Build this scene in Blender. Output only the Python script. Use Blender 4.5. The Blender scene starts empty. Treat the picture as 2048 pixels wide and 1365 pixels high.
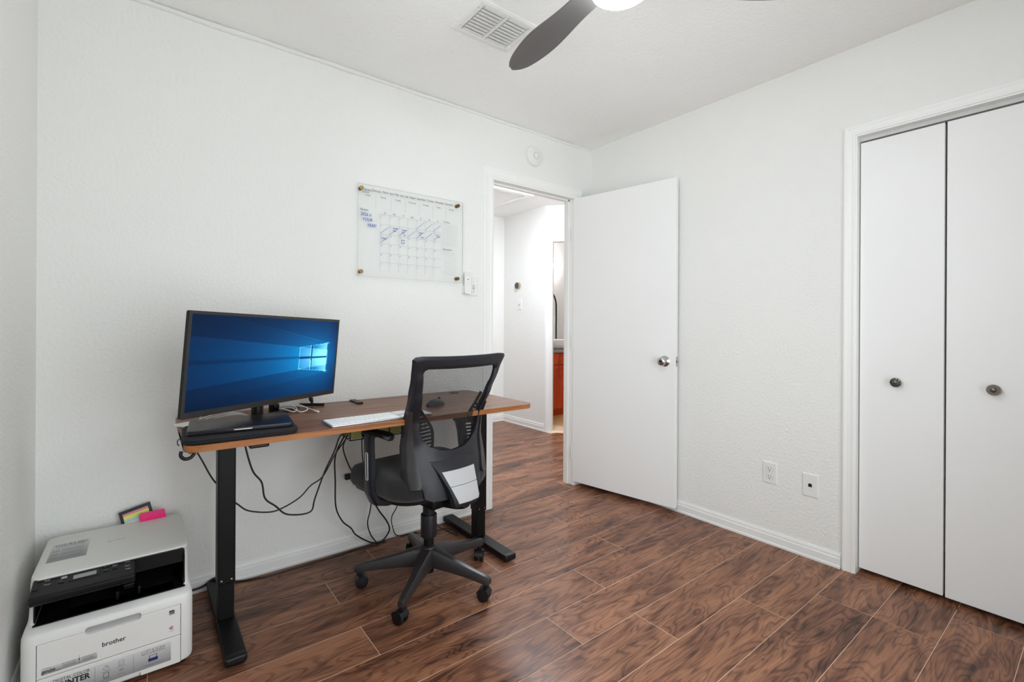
import bpy, bmesh, math, random
from mathutils import Vector, Matrix
random.seed(7)
PI = math.pi
SC = bpy.context.scene
C = SC.collection

# ------------------------------------------------------------------ camera
YAW, ROLL = math.radians(37.7795), math.radians(0.303)
FPX, YH = 941.364, 652.864
fw = Vector((math.sin(YAW), math.cos(YAW), 0))
rt = Vector((math.cos(YAW), -math.sin(YAW), 0))
up = Vector((0, 0, 1))
r2 = rt*math.cos(ROLL) + up*math.sin(ROLL)
u2 = -rt*math.sin(ROLL) + up*math.cos(ROLL)
cd = bpy.data.cameras.new('camera')
cam = bpy.data.objects.new('camera', cd); C.objects.link(cam)
M = Matrix.Identity(4)
for i in range(3):
    M[i][0], M[i][1], M[i][2] = r2[i], u2[i], -fw[i]
M[0][3], M[1][3], M[2][3] = -2.593, -2.3978, 1.1355
cam.matrix_world = M
cd.sensor_width = 36; cd.lens = 36*FPX/2048
cd.shift_y = (YH - 682.5)/2048
cd.clip_start = 0.02
SC.camera = cam

# ------------------------------------------------------------------ light and exposure
SC.view_settings.view_transform = 'Standard'
SC.view_settings.look = 'None'
SC.view_settings.gamma = 1
SC.view_settings.use_curve_mapping = False
SC.view_settings.exposure = -0.1
SC.cycles.max_bounces = 10
SC.cycles.diffuse_bounces = 7
SC.cycles.glossy_bounces = 4
SC.cycles.transparent_max_bounces = 12
SC.cycles.use_denoising = True
SC.cycles.sample_clamp_indirect = 6
W = bpy.data.worlds.new('sky'); SC.world = W; W.use_nodes = True
wn = W.node_tree
bgn = wn.nodes['Background']
bgn.inputs[0].default_value = (.90, .95, 1.0, 1); bgn.inputs[1].default_value = 1.1     # bright overcast sky

def area(name, loc, direction, sx, sy, power, col=(1, 1, 1)):
    l = bpy.data.lights.new(name, 'AREA'); l.shape = 'RECTANGLE'
    l.size, l.size_y, l.energy, l.color = sx, sy, power, col
    o = bpy.data.objects.new(name, l); C.objects.link(o)
    o.location = loc
    o.rotation_euler = Vector(direction).to_track_quat('-Z', 'Y').to_euler()
    return o
# daylight at the unseen rear window, panel stretched down to the floor as added fill
DAY = area('window_daylight', (-1.65, -3.16, 1.1), (0, 1, 0), 1.75, 2.0, 43, (0.93, 0.97, 1.0))
DAY2 = area('window_daylight', (-3.09, -1.75, 1.5), (1, 0, -0.05), 1.35, 1.25, 27, (0.93, 0.97, 1.0))
FAN_E, HALL_E, BATH_E = 64.0, 132.0, 50.0

# ------------------------------------------------------------------ materials
def lin(c):
    return tuple(((v/255)/12.92 if v/255 <= 0.04045 else ((v/255+0.055)/1.055)**2.4) for v in c) + (1,)
def mat(name, rgb, rough=0.5, metal=0.0, bump=None, noise=None, spec=0.5, coat=0, sheen=0):
    m = bpy.data.materials.new(name); m.use_nodes = True
    nt = m.node_tree; p = nt.nodes['Principled BSDF']
    col = lin(rgb)
    p.inputs['Base Color'].default_value = col
    p.inputs['Roughness'].default_value = rough
    p.inputs['Metallic'].default_value = metal
    p.inputs['Specular IOR Level'].default_value = spec
    if coat: p.inputs['Coat Weight'].default_value = coat
    if sheen: p.inputs['Sheen Weight'].default_value = sheen
    tc = nt.nodes.new('ShaderNodeTexCoord')
    n = nt.nodes.new('ShaderNodeTexNoise')
    nt.links.new(tc.outputs['Object'], n.inputs['Vector'])
    n.inputs['Scale'].default_value = (noise or (30, .05))[0]
    n.inputs['Detail'].default_value = 3
    a = (noise or (30, .05))[1]
    mx = nt.nodes.new('ShaderNodeMix'); mx.data_type = 'RGBA'
    mx.inputs[6].default_value = tuple(v*(1-a) for v in col[:3]) + (1,)
    mx.inputs[7].default_value = tuple(min(1, v*(1+a)) for v in col[:3]) + (1,)
    nt.links.new(n.outputs['Fac'], mx.inputs[0])
    nt.links.new(mx.outputs[2], p.inputs['Base Color'])
    if bump:
        bn = nt.nodes.new('ShaderNodeTexNoise'); bn.inputs['Scale'].default_value = bump[0]
        bn.inputs['Detail'].default_value = bump[2] if len(bump) > 2 else 2
        nt.links.new(tc.outputs['Object'], bn.inputs['Vector'])
        b = nt.nodes.new('ShaderNodeBump'); b.inputs['Strength'].default_value = bump[1]
        b.inputs['Distance'].default_value = 0.004
        nt.links.new(bn.outputs['Fac'], b.inputs['Height'])
        nt.links.new(b.outputs['Normal'], p.inputs['Normal'])
    return m
def emit(name, rgb, strength):
    m = bpy.data.materials.new(name); m.use_nodes = True
    p = m.node_tree.nodes['Principled BSDF']
    p.inputs['Base Color'].default_value = (.8, .8, .8, 1)
    p.inputs['Emission Color'].default_value = lin(rgb); p.inputs['Emission Strength'].default_value = strength
    return m
def clear(name, tint, trans, rough=0.08, gloss_ior=1.45):
    """thin clear sheet: light passes, the surface still mirrors at grazing angles"""
    m = bpy.data.materials.new(name); m.use_nodes = True
    nt = m.node_tree; nt.nodes.remove(nt.nodes['Principled BSDF']); out = nt.nodes['Material Output']
    t = nt.nodes.new('ShaderNodeBsdfTransparent'); t.inputs[0].default_value = tint
    g = nt.nodes.new('ShaderNodeBsdfGlossy'); g.inputs['Roughness'].default_value = rough
    f = nt.nodes.new('ShaderNodeFresnel'); f.inputs[0].default_value = gloss_ior
    mx = nt.nodes.new('ShaderNodeMixShader')
    nt.links.new(f.outputs[0], mx.inputs[0]); nt.links.new(t.outputs[0], mx.inputs[1]); nt.links.new(g.outputs[0], mx.inputs[2])
    nt.links.new(mx.outputs[0], out.inputs[0])
    return m

def wood(name, dark, mid, light, scale=(1.0, 6.0, 6.0), rough=0.28, vary=0.35, rnd=True, ring=5.0, coat=0.0):
    m = bpy.data.materials.new(name); m.use_nodes = True
    nt = m.node_tree; N = nt.nodes.new; L = nt.links.new; p = nt.nodes['Principled BSDF']
    tc = N('ShaderNodeTexCoord'); oi = N('ShaderNodeObjectInfo')
    mp = N('ShaderNodeMapping'); mp.inputs['Scale'].default_value = scale
    if rnd:
        mul = N('ShaderNodeMath'); mul.operation = 'MULTIPLY'; mul.inputs[1].default_value = 61.7
        L(oi.outputs['Random'], mul.inputs[0])
        cx = N('ShaderNodeCombineXYZ'); L(mul.outputs[0], cx.inputs[0]); L(mul.outputs[0], cx.inputs[1]); L(mul.outputs[0], cx.inputs[2])
        ad = N('ShaderNodeVectorMath'); ad.operation = 'ADD'
        L(tc.outputs['Object'], mp.inputs['Vector']); L(mp.outputs[0], ad.inputs[0]); L(cx.outputs[0], ad.inputs[1]); vec = ad.outputs[0]
    else:
        L(tc.outputs['Object'], mp.inputs['Vector']); vec = mp.outputs[0]
    n1 = N('ShaderNodeTexNoise'); n1.inputs['Scale'].default_value = 1.15; n1.inputs['Detail'].default_value = 2.5; n1.inputs['Roughness'].default_value = .45; n1.inputs['Distortion'].default_value = .6
    L(vec, n1.inputs['Vector'])
    # growth rings: thin contour lines of a stretched noise field
    m1 = N('ShaderNodeMath'); m1.operation = 'MULTIPLY'; m1.inputs[1].default_value = ring*12.0; L(n1.outputs['Fac'], m1.inputs[0])
    sn = N('ShaderNodeMath'); sn.operation = 'SINE'; L(m1.outputs[0], sn.inputs[0])
    mr = N('ShaderNodeMapRange'); mr.inputs[1].default_value = -1; mr.inputs[2].default_value = -.1; L(sn.outputs[0], mr.inputs[0])
    n2 = N('ShaderNodeTexNoise'); n2.inputs['Scale'].default_value = 1.5; n2.inputs['Detail'].default_value = 4; n2.inputs['Roughness'].default_value = .55; n2.inputs['Distortion'].default_value = .8
    L(vec, n2.inputs['Vector'])
    mp3 = N('ShaderNodeMapping'); mp3.inputs['Scale'].default_value = (3, 11, 11); L(vec, mp3.inputs['Vector'])
    n3 = N('ShaderNodeTexNoise'); n3.inputs['Scale'].default_value = 2.0; n3.inputs['Detail'].default_value = 4; L(mp3.outputs[0], n3.inputs['Vector'])
    a = N('ShaderNodeMath'); a.operation = 'MULTIPLY'; a.inputs[1].default_value = .13; L(mr.outputs[0], a.inputs[0])
    b = N('ShaderNodeMath'); b.operation = 'MULTIPLY_ADD'; b.inputs[1].default_value = .85; L(n2.outputs['Fac'], b.inputs[0]); L(a.outputs[0], b.inputs[2])
    c = N('ShaderNodeMath'); c.operation = 'MULTIPLY_ADD'; c.inputs[1].default_value = .42; L(n3.outputs['Fac'], c.inputs[0]); L(b.outputs[0], c.inputs[2])
    d = N('ShaderNodeMath'); d.operation = 'MULTIPLY_ADD'; d.inputs[1].default_value = vary*.18; L(oi.outputs['Random'], d.inputs[0]); L(c.outputs[0], d.inputs[2])
    cr = N('ShaderNodeValToRGB'); e = cr.color_ramp.elements
    e[0].position = .54; e[0].color = lin(dark); e[1].position = 1.0; e[1].color = lin(light)
    k = cr.color_ramp.elements.new(.74); k.color = lin(mid)
    L(d.outputs[0], cr.inputs[0]); L(cr.outputs[0], p.inputs['Base Color'])
    rr = N('ShaderNodeMapRange'); rr.inputs[3].default_value = rough*.8; rr.inputs[4].default_value = rough*1.25; L(n3.outputs['Fac'], rr.inputs[0]); L(rr.outputs[0], p.inputs['Roughness'])
    bp = N('ShaderNodeBump'); bp.inputs['Strength'].default_value = .12; bp.inputs['Distance'].default_value = .002
    L(c.outputs[0], bp.inputs['Height']); L(bp.outputs[0], p.inputs['Normal'])
    p.inputs['Specular IOR Level'].default_value = .25
    if coat: p.inputs['Coat Weight'].default_value = coat; p.inputs['Coat Roughness'].default_value = .2
    return m

WALL = mat('wall_paint', (234, 234, 231), .75, bump=(80, .8, 3), noise=(3, .012), spec=.25)
CEIL = mat('ceiling_paint', (247, 247, 245), .85, bump=(65, .8, 3), noise=(3, .012), spec=.2)
TRIM = mat('trim_paint', (240, 240, 238), .42, noise=(8, .015))
DOORP = mat('door_paint', (239, 239, 238), .40, noise=(4, .015), bump=(30, .04))
BASEP = mat('baseboard_paint', (234, 234, 232), .5, noise=(10, .04))
FLOORW = wood('laminate_floor', (54, 33, 26), (112, 74, 56), (162, 114, 86), scale=(1.6, 7.5, 7.5), rough=.31, ring=9, vary=.7)
SEAM = mat('seam_glare_and_grout', (216, 190, 166), .6)  # pale colour paints light caught on plank bevels; also grout under the bathroom tiles
DESKW = wood('walnut_laminate', (92, 56, 38), (122, 78, 54), (148, 100, 70), scale=(1.1, 16, 16), rough=.3, rnd=False, ring=2)
EDGEW = wood('walnut_edge_band', (112, 66, 34), (150, 94, 52), (174, 116, 68), scale=(1.5, 30, 30), rough=.4, rnd=False, ring=2)
BLACKM = mat('black_powder_coat', (12, 12, 13), .42, bump=(400, .1), noise=(60, .1), spec=.22)
BLACKP = mat('black_plastic', (18, 18, 20), .40, noise=(60, .1), spec=.35)
DARKP = mat('charcoal_plastic', (28, 28, 34), .38, bump=(500, .08), noise=(40, .08), spec=.4)
DARKP2 = mat('grey_black_nylon', (42, 39, 40), .36, noise=(25, .10))
SEATF = mat('black_seat_fabric', (16, 16, 18), .9, bump=(700, .5), noise=(300, .25), sheen=.2)
SILVER = mat('silver_plastic', (180, 180, 182), .38, noise=(60, .02))
CHROME = mat('satin_chrome', (200, 200, 198), .16, 1.0)
BRONZE = mat('antique_pewter', (112, 106, 98), .34, 1.0, noise=(160, .3))
BRASS = mat('brass', (134, 108, 64), .3, 1.0)
PRW = mat('printer_white_plastic', (228, 228, 226), .45, bump=(900, .05), noise=(30, .01))
PRW2 = mat('printer_lid_plastic', (222, 223, 219), .5, bump=(900, .05), noise=(30, .01))
PRB = mat('printer_black_plastic', (16, 16, 18), .30, noise=(60, .08), spec=.3)
PRG = mat('printer_grey_plastic', (168, 168, 168), .5)
INK = mat('black_ink', (22, 22, 24), .6)
INKG = mat('grey_ink', (112, 112, 116), .6)
INKL = mat('pale_grey_ink', (160, 160, 163), .6)
BLUEI = mat('blue_marker', (30, 72, 178), .5)
NAVY = mat('navy_ink', (36, 38, 110), .5)
WHITEP = mat('white_plastic', (232, 232, 230), .35, noise=(20, .01))
WHITEK = mat('white_key_plastic', (240, 240, 240), .4)
ALU = mat('brushed_aluminium', (196, 197, 200), .32, .9)
SPACEG = mat('space_grey_aluminium', (52, 52, 56), .30, .75)
SLEEVE = mat('charcoal_neoprene', (24, 25, 29), .85, bump=(500, .4), noise=(200, .15))
CABLE = mat('black_cable', (20, 20, 21), .45)
WCABLE = mat('white_cable', (226, 226, 224), .45)
OLIVE = mat('olive_power_strip', (176, 170, 96), .5, noise=(40, .08))
FANB = mat('fan_blade_grey', (96, 94, 93), .36, noise=(12, .06))
DARK = mat('dark_cavity', (14, 14, 14), .8)
ACRYL = clear('clear_acrylic', (.994, .996, .996, 1), 1, gloss_ior=1.2)
GLASS = clear('window_glass', (.97, .98, .98, 1), 1, rough=0.0, gloss_ior=1.3)
PINK = mat('neon_pink_paper', (255, 62, 140), .7)
PINK2 = mat('rose_paper', (214, 140, 150), .7)
YELLOW = mat('lime_paper', (226, 232, 120), .7)
PALEB = mat('pale_blue_paper', (182, 214, 226), .7)
WPAPER = mat('white_paper', (232, 232, 230), .8)
TILE = mat('tan_tile', (198, 160, 110), .35, noise=(9, .15))
CHERRY = wood('cherry_cabinet', (150, 48, 16), (180, 64, 22), (196, 80, 32), scale=(8, 8, 1.2), rough=.35, rnd=False, ring=1)
GRANITE = mat('granite', (150, 140, 130), .2, noise=(120, .5))
PORC = mat('porcelain', (240, 240, 240), .08)
MIRROR = mat('mirror_glass', (235, 235, 235), .02, 1.0)
LAMPG = emit('lamp_diffuser', (249, 252, 255), FAN_E)
HALLG = emit('hall_lamp_diffuser', (240, 246, 255), HALL_E)
GRADL = bpy.data.materials.new('sticker_grey_gradient'); GRADL.use_nodes = True
_nt = GRADL.node_tree; _tc = _nt.nodes.new('ShaderNodeTexCoord'); _sp = _nt.nodes.new('ShaderNodeSeparateXYZ'); _cr = _nt.nodes.new('ShaderNodeValToRGB')
_nt.links.new(_tc.outputs['Generated'], _sp.inputs[0]); _nt.links.new(_cr.outputs[0], _nt.nodes['Principled BSDF'].inputs['Base Color'])
GRADSEP, GRADCR = _sp, _cr
_nt.links.new(_sp.outputs[2], _cr.inputs[0])
_cr.color_ramp.elements[0].color = lin((140, 140, 142)); _cr.color_ramp.elements[1].color = lin((214, 214, 214))
def fabric_mesh():
    m = bpy.data.materials.new('black_mesh_fabric'); m.use_nodes = True
    nt = m.node_tree; p = nt.nodes['Principled BSDF']; out = nt.nodes['Material Output']
    p.inputs['Base Color'].default_value = lin((24, 24, 26)); p.inputs['Roughness'].default_value = .8
    t = nt.nodes.new('ShaderNodeBsdfTransparent')
    tc = nt.nodes.new('ShaderNodeTexCoord'); w = nt.nodes.new('ShaderNodeTexVoronoi'); w.inputs['Scale'].default_value = 620
    nt.links.new(tc.outputs['Object'], w.inputs['Vector'])
    mr = nt.nodes.new('ShaderNodeMapRange'); mr.inputs[1].default_value = .2; mr.inputs[2].default_value = .7; mr.inputs[3].default_value = .52; mr.inputs[4].default_value = .30
    nt.links.new(w.outputs['Distance'], mr.inputs[0])
    mx = nt.nodes.new('ShaderNodeMixShader')
    nt.links.new(mr.outputs[0], mx.inputs[0]); nt.links.new(p.outputs[0], mx.inputs[1]); nt.links.new(t.outputs[0], mx.inputs[2])
    nt.links.new(mx.outputs[0], out.inputs[0])
    return m
MESHF = fabric_mesh()

# ------------------------------------------------------------------ helpers
def B(): return bmesh.new()
def box(bm, x0, x1, y0, y1, z0, z1, M=None, bev=0, seg=2):
    vs = [bm.verts.new((x, y, z)) for z in (z0, z1) for y in (y0, y1) for x in (x0, x1)]
    fs = [bm.faces.new([vs[i] for i in q]) for q in ((0, 2, 3, 1), (4, 5, 7, 6), (0, 1, 5, 4), (2, 6, 7, 3), (0, 4, 6, 2), (1, 3, 7, 5))]
    if bev:
        es = list({e for f in fs for e in f.edges})
        r = bmesh.ops.bevel(bm, geom=es, offset=bev, segments=seg, affect='EDGES', profile=.5, clamp_overlap=True)
        vs = list({v for f in r['faces'] for v in f.verts} | {v for v in vs if v.is_valid})
    if M is not None: bmesh.ops.transform(bm, matrix=M, verts=vs)
    return vs
def frame_of(d):
    d = Vector(d).normalized()
    a = Vector((0, 0, 1)) if abs(d.z) < .9 else Vector((1, 0, 0))
    x = a.cross(d).normalized(); return x, d.cross(x)
def cyl(bm, p0, p1, r0, r1=None, n=20):
    p0, p1 = Vector(p0), Vector(p1); r1 = r0 if r1 is None else r1
    x, y = frame_of(p1-p0)
    A = [bm.verts.new(p0 + x*math.cos(2*PI*i/n)*r0 + y*math.sin(2*PI*i/n)*r0) for i in range(n)]
    D = [bm.verts.new(p1 + x*math.cos(2*PI*i/n)*r1 + y*math.sin(2*PI*i/n)*r1) for i in range(n)]
    for i in range(n): bm.faces.new((A[i], A[(i+1) % n], D[(i+1) % n], D[i]))
    bm.faces.new(A[::-1]); bm.faces.new(D)
def lathe(bm, prof, o=(0, 0, 0), axis=(0, 0, 1), n=28):
    """prof: (radius, height along axis)"""
    o = Vector(o); ax = Vector(axis).normalized(); x, y = frame_of(ax)
    rings = []
    for r, h in prof:
        if r < 1e-6: rings.append([bm.verts.new(o + ax*h)])
        else: rings.append([bm.verts.new(o + ax*h + x*math.cos(2*PI*i/n)*r + y*math.sin(2*PI*i/n)*r) for i in range(n)])
    for a, b in zip(rings, rings[1:]):
        for i in range(n):
            j = (i+1) % n
            if len(a) == 1 and len(b) == 1: continue
            if len(a) == 1: bm.faces.new((a[0], b[j], b[i]))
            elif len(b) == 1: bm.faces.new((a[i], a[j], b[0]))
            else: bm.faces.new((a[i], a[j], b[j], b[i]))
    for r_, rev in ((rings[0], True), (rings[-1], False)):
        if len(r_) > 1: bm.faces.new(r_[::-1] if rev else r_)
def spline(pts, k=6):
    P = [Vector(q) for q in pts]; out = []
    for i in range(len(P)-1):
        a, b, c, d = P[max(i-1, 0)], P[i], P[i+1], P[min(i+2, len(P)-1)]
        for j in range(k):
            t = j/k
            out.append(.5*((2*b) + (c-a)*t + (2*a-5*b+4*c-d)*t*t + (3*b-a-3*c+d)*t**3))
    out.append(P[-1]); return out
def tube(bm, pts, r, n=8, k=6, smooth=True):
    P = spline(pts, k) if smooth else [Vector(q) for q in pts]
    rings = []; x = None
    for i, q in enumerate(P):
        d = (P[min(i+1, len(P)-1)] - P[max(i-1, 0)])
        if d.length < 1e-9: d = Vector((0, 0, 1))
        d.normalize()
        if x is None: x = frame_of(d)[0]
        x = (x - d*x.dot(d)).normalized(); y = d.cross(x)
        rr = r(i/(len(P)-1)) if callable(r) else r
        rings.append([bm.verts.new(q + x*math.cos(2*PI*j/n)*rr + y*math.sin(2*PI*j/n)*rr) for j in range(n)])
    for a, b in zip(rings, rings[1:]):
        for j in range(n): bm.faces.new((a[j], a[(j+1) % n], b[(j+1) % n], b[j]))
    bm.faces.new(rings[0][::-1]); bm.faces.new(rings[-1])
def loft(bm, loops, cap=True):
    R = [[bm.verts.new(q) for q in l] for l in loops]
    n = len(R[0])
    for a, b in zip(R, R[1:]):
        for j in range(n): bm.faces.new((a[j], a[(j+1) % n], b[(j+1) % n], b[j]))
    if cap: bm.faces.new(R[0][::-1]); bm.faces.new(R[-1])
def rrect(x0, x1, y0, y1, r, z=None, n=6, corners=(1, 1, 1, 1)):
    """rounded rectangle, CCW from lower left"""
    out = []
    for k, (cx, cy, a0, sx, sy) in enumerate(((x0, y0, PI, 1, 1), (x1, y0, 1.5*PI, -1, 1), (x1, y1, 0, -1, -1), (x0, y1, .5*PI, 1, -1))):
        rr = r*corners[k] + 1e-5
        for i in range(n+1):
            a = a0 + .5*PI*i/n
            q = (cx + sx*rr + math.cos(a)*rr, cy + sy*rr + math.sin(a)*rr)
            out.append(q if z is None else (q[0], q[1], z))
    return out
def prism(bm, poly, axis, a, b):
    """poly in the two other axes (cyclic order), extruded from a to b along axis"""
    def pt(q, h):
        return {'x': (h, q[0], q[1]), 'y': (q[0], h, q[1]), 'z': (q[0], q[1], h)}[axis]
    loft(bm, [[pt(q, a) for q in poly], [pt(q, b) for q in poly]])
def obj(name, bm, m, parent=None, smooth=None, bevel=None, origin=None, local=False):
    bmesh.ops.recalc_face_normals(bm, faces=bm.faces[:])
    me = bpy.data.meshes.new(name)
    if origin is not None: bmesh.ops.translate(bm, vec=-Vector(origin), verts=bm.verts[:])
    bm.to_mesh(me); bm.free()
    o = bpy.data.objects.new(name, me); C.objects.link(o)
    for mm in (m if isinstance(m, (list, tuple)) else [m]): me.materials.append(mm)
    if origin is not None: o.location = origin
    if smooth:
        for p in me.polygons: p.use_smooth = True
        try: me.set_sharp_from_angle(angle=math.radians(smooth))
        except Exception: pass
    if bevel:
        md = o.modifiers.new('bevel', 'BEVEL'); md.width = bevel; md.segments = 2; md.limit_method = 'ANGLE'; md.angle_limit = math.radians(40)
    if parent is not None:
        o.parent = parent
        if not local: o.matrix_parent_inverse = parent_inv(parent)
    return o
def wmat(o):
    m = Matrix.LocRotScale(o.location, o.rotation_euler, o.scale)
    return (wmat(o.parent) @ o.matrix_parent_inverse @ m) if o.parent else m
def parent_inv(p): return wmat(p).inverted()
def thing(name, label, cat, loc=(0, 0, 0), rz=0, group=None):
    o = bpy.data.objects.new(name, None); C.objects.link(o); o.empty_display_size = .05
    o.location = loc; o.rotation_euler = (0, 0, rz); o['label'] = label; o['category'] = cat
    if group: o['group'] = group
    return o
def tag(o, label, cat, group=None):
    o['label'] = label; o['category'] = cat
    if group: o['group'] = group
    return o
def struct(name, bm, m, parent=None, **k):
    o = obj(name, bm, m, parent, **k)
    if parent is None: o['kind'] = 'structure'
    return o
def cut(o, cbm):
    bmesh.ops.recalc_face_normals(cbm, faces=cbm.faces[:])
    me = bpy.data.meshes.new('cutter'); cbm.to_mesh(me); cbm.free()
    k = bpy.data.objects.new('cutter', me); C.objects.link(k)
    md = o.modifiers.new('cut', 'BOOLEAN'); md.operation = 'DIFFERENCE'; md.object = k; md.solver = 'EXACT'
    if len(o.modifiers) > 1: o.modifiers.move(len(o.modifiers)-1, 0)
    bpy.context.view_layer.update()
    keep = [(q.width, ) for q in o.modifiers if q.type == 'BEVEL']
    for q in [q for q in o.modifiers if q.type == 'BEVEL']: o.modifiers.remove(q)
    ev = o.evaluated_get(bpy.context.evaluated_depsgraph_get())
    nm = bpy.data.meshes.new_from_object(ev); o.modifiers.clear(); o.data = nm
    bpy.data.objects.remove(k)
    for (w_,) in keep:
        md = o.modifiers.new('bevel', 'BEVEL'); md.width = w_; md.segments = 2; md.limit_method = 'ANGLE'; md.angle_limit = math.radians(40)
def text(bm, s, size, M, bold=0, shear=0, align='LEFT', sx=1.0):
    cu = bpy.data.curves.new('t', 'FONT'); cu.body = s; cu.size = size; cu.shear = shear; cu.align_x = align
    cu.resolution_u = 2; cu.offset = bold
    o = bpy.data.objects.new('t', cu); C.objects.link(o)
    bpy.context.view_layer.update()
    me = bpy.data.meshes.new_from_object(o.evaluated_get(bpy.context.evaluated_depsgraph_get()))
    n0 = len(bm.verts); bm.from_mesh(me); bm.verts.ensure_lookup_table()
    bmesh.ops.transform(bm, matrix=M @ Matrix.Diagonal((sx, 1, 1, 1)), verts=bm.verts[n0:])
    bpy.data.objects.remove(o); bpy.data.curves.remove(cu); bpy.data.meshes.remove(me)
def quadline(bm, a, b, w, nrm):
    a, b = Vector(a), Vector(b); d = (b-a).normalized(); s = d.cross(Vector(nrm)).normalized()*w/2
    bm.faces.new([bm.verts.new(q) for q in (a-s, b-s, b+s, a+s)])
def wallseg(bm, p0, p1, z0, z1, th):
    """vertical slab from p0 to p1, thickness th to the left of the direction"""
    p0, p1 = Vector((*p0, 0)), Vector((*p1, 0)); d = (p1-p0).normalized(); n = Vector((-d.y, d.x, 0))*th
    q = [p0, p1, p1+n, p0+n]
    loft(bm, [[(v.x, v.y, z0) for v in q], [(v.x, v.y, z1) for v in q]])
def on_back(x, z, y=0):       # text frame on the back wall / front faces (reads along +x, up +z, faces -y)
    return Matrix(((1, 0, 0, x), (0, 0, -1, y), (0, 1, 0, z), (0, 0, 0, 1)))

# ------------------------------------------------------------------ room shell
XL, YR, H = -2.91, -2.98, 2.44           # left wall, rear wall, ceiling
HD = 2.05                                # door head
JL, JR = -0.889, -0.182                  # bedroom doorway jambs
TW = 0.085                               # wall thickness at the doorway
HX0, HY = -1.75, 2.14                    # hall left end, hall far wall
HX = 0.80                                # hall right wall
AB = Vector((0.80, 1.40)); AD = Vector((0.64, -0.768)).normalized()   # angled wall with the bathroom door
def ang(s): q = AB + AD*s; return (q.x, q.y)
CY0, CY1, CH = -1.655, -2.855, 2.02      # closet opening
# floor: planks on a pale slab, its tone painting the glare along their edges
bm = B(); box(bm, XL-.1, 0.02, YR-.1, 0.0, -.05, -.0006); box(bm, HX0-.1, 1.75, 0.0, HY+.1, -.05, -.0006); box(bm, 0.0, .70, -2.98, -1.5, -.05, -.0006)
floor = struct('floor', bm, SEAM)
def plank_mesh(w, l, g=.0009):
    bm = B(); hx, hy = l/2-g, w/2-g; c = .0008
    lo = [(-hx, -hy), (hx, -hy), (hx, hy), (-hx, hy)]
    hi = [(-hx+c, -hy+c), (hx-c, -hy+c), (hx-c, hy-c), (-hx+c, hy-c)]
    loft(bm, [[(x, y, -.012) for x, y in lo], [(x, y, -.0005) for x, y in lo], [(x, y, 0) for x, y in hi]])
    bmesh.ops.recalc_face_normals(bm, faces=bm.faces[:])
    me = bpy.data.meshes.new('plank'); bm.to_mesh(me); bm.free(); me.materials.append(FLOORW); return me
PW, PL = 0.1932, 1.288
joint = {0: -.229, 1: -1.712, 2: -.68, 3: -1.30, 4: -1.953, 5: -1.015, 6: -1.357, 7: -2.35, 8: -.62, 9: -1.62, 10: -.33, 11: -.09, 12: -1.1, 13: -.4, 14: -1.6, 15: -.9,
         -1: -.55, -2: .15, -3: -1.1, -4: -.35, -5: .35, -6: -.95, -7: -.5, -8: .2, -9: -.8, -10: .05, -11: -.4}
cache = {}
for k in range(-11, 16):                       # rows of planks, from the hall's far wall to the rear wall
    y1 = -.068 - PW*(k-1); y0 = y1 - PW; ym = (y0+y1)/2
    if k >= 0: xa, xb = XL, (0.0 if y0 > CY0 else .62)
    else: xa, xb = HX0, (HX if ym > 1.36 else min(1.55, HX + (1.36-ym)*.84 + .10))
    y1c, y0c = min(y1, HY), max(y0, YR)
    j = joint.get(k, -.5)
    n0 = math.floor((xa-j)/PL); x = j + n0*PL
    while x < xb - 1e-6:
        a, b = max(x, xa), min(x+PL, xb)
        if b-a > .02:
            key = (round(b-a, 3), round(y1c-y0c, 3))
            if key not in cache: cache[key] = plank_mesh(y1c-y0c, b-a)
            me = cache[key]
            o = bpy.data.objects.new('plank', me); C.objects.link(o)
            o.location = ((a+b)/2, (y0c+y1c)/2, 0); o.parent = floor
        x += PL
# walls
bm = B()
box(bm, XL-.1, JL-.012, 0, TW, 0, H); box(bm, JR+.012, .1, 0, TW, 0, H); box(bm, JL-.012, JR+.012, 0, TW, HD+.012, H)
# rounded plaster bead where wall meets ceiling (slightly wavy, as taped by hand)
struct('wall_back', bm, WALL)
bm = B()
random.seed(3)
pts = []
for i in range(30):
    x = XL + (0-XL)*i/29
    pts.append((x, -.001, H-.012+random.uniform(-.002, .002)))
tube(bm, pts, lambda t: .013 + .002*math.sin(t*37) - .006*t, n=10, k=4)
struct('trim_2', bm, WALL, smooth=60)
bm = B(); ly0, ly1 = -2.4, -1.1
box(bm, XL-.1, XL, YR-.1, ly0, 0, H); box(bm, XL-.1, XL, ly1, 0, 0, H); box(bm, XL-.1, XL, ly0, ly1, 0, .92); box(bm, XL-.1, XL, ly0, ly1, 2.12, H); struct('wall_left', bm, WALL)
bm = B(); box(bm, 0, .1, CY0+.012, 0, 0, H); box(bm, 0, .1, YR-.1, CY1-.012, 0, H); box(bm, 0, .1, CY1-.012, CY0+.012, CH+.012, H)
struct('wall_right', bm, WALL)
bm = B(); wx0, wx1, wz0, wz1 = -2.5, -.8, .92, 2.12
box(bm, XL-.1, wx0, YR-.1, YR, 0, H); box(bm, wx1, .8, YR-.1, YR, 0, H); box(bm, wx0, wx1, YR-.1, YR, 0, .06); box(bm, wx0, wx1, YR-.1, YR, wz1, H)
struct('wall_rear', bm, WALL)
bm = B(); box(bm, .70, .80, YR-.1, -1.5, 0, H); box(bm, .1, .70, -1.56, -1.5, 0, H)
struct('wall_closet', bm, WALL)
bm = B(); box(bm, XL-.2, 2.8, YR-.2, 2.8, H, H+.08); struct('ceiling', bm, CEIL)
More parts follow.
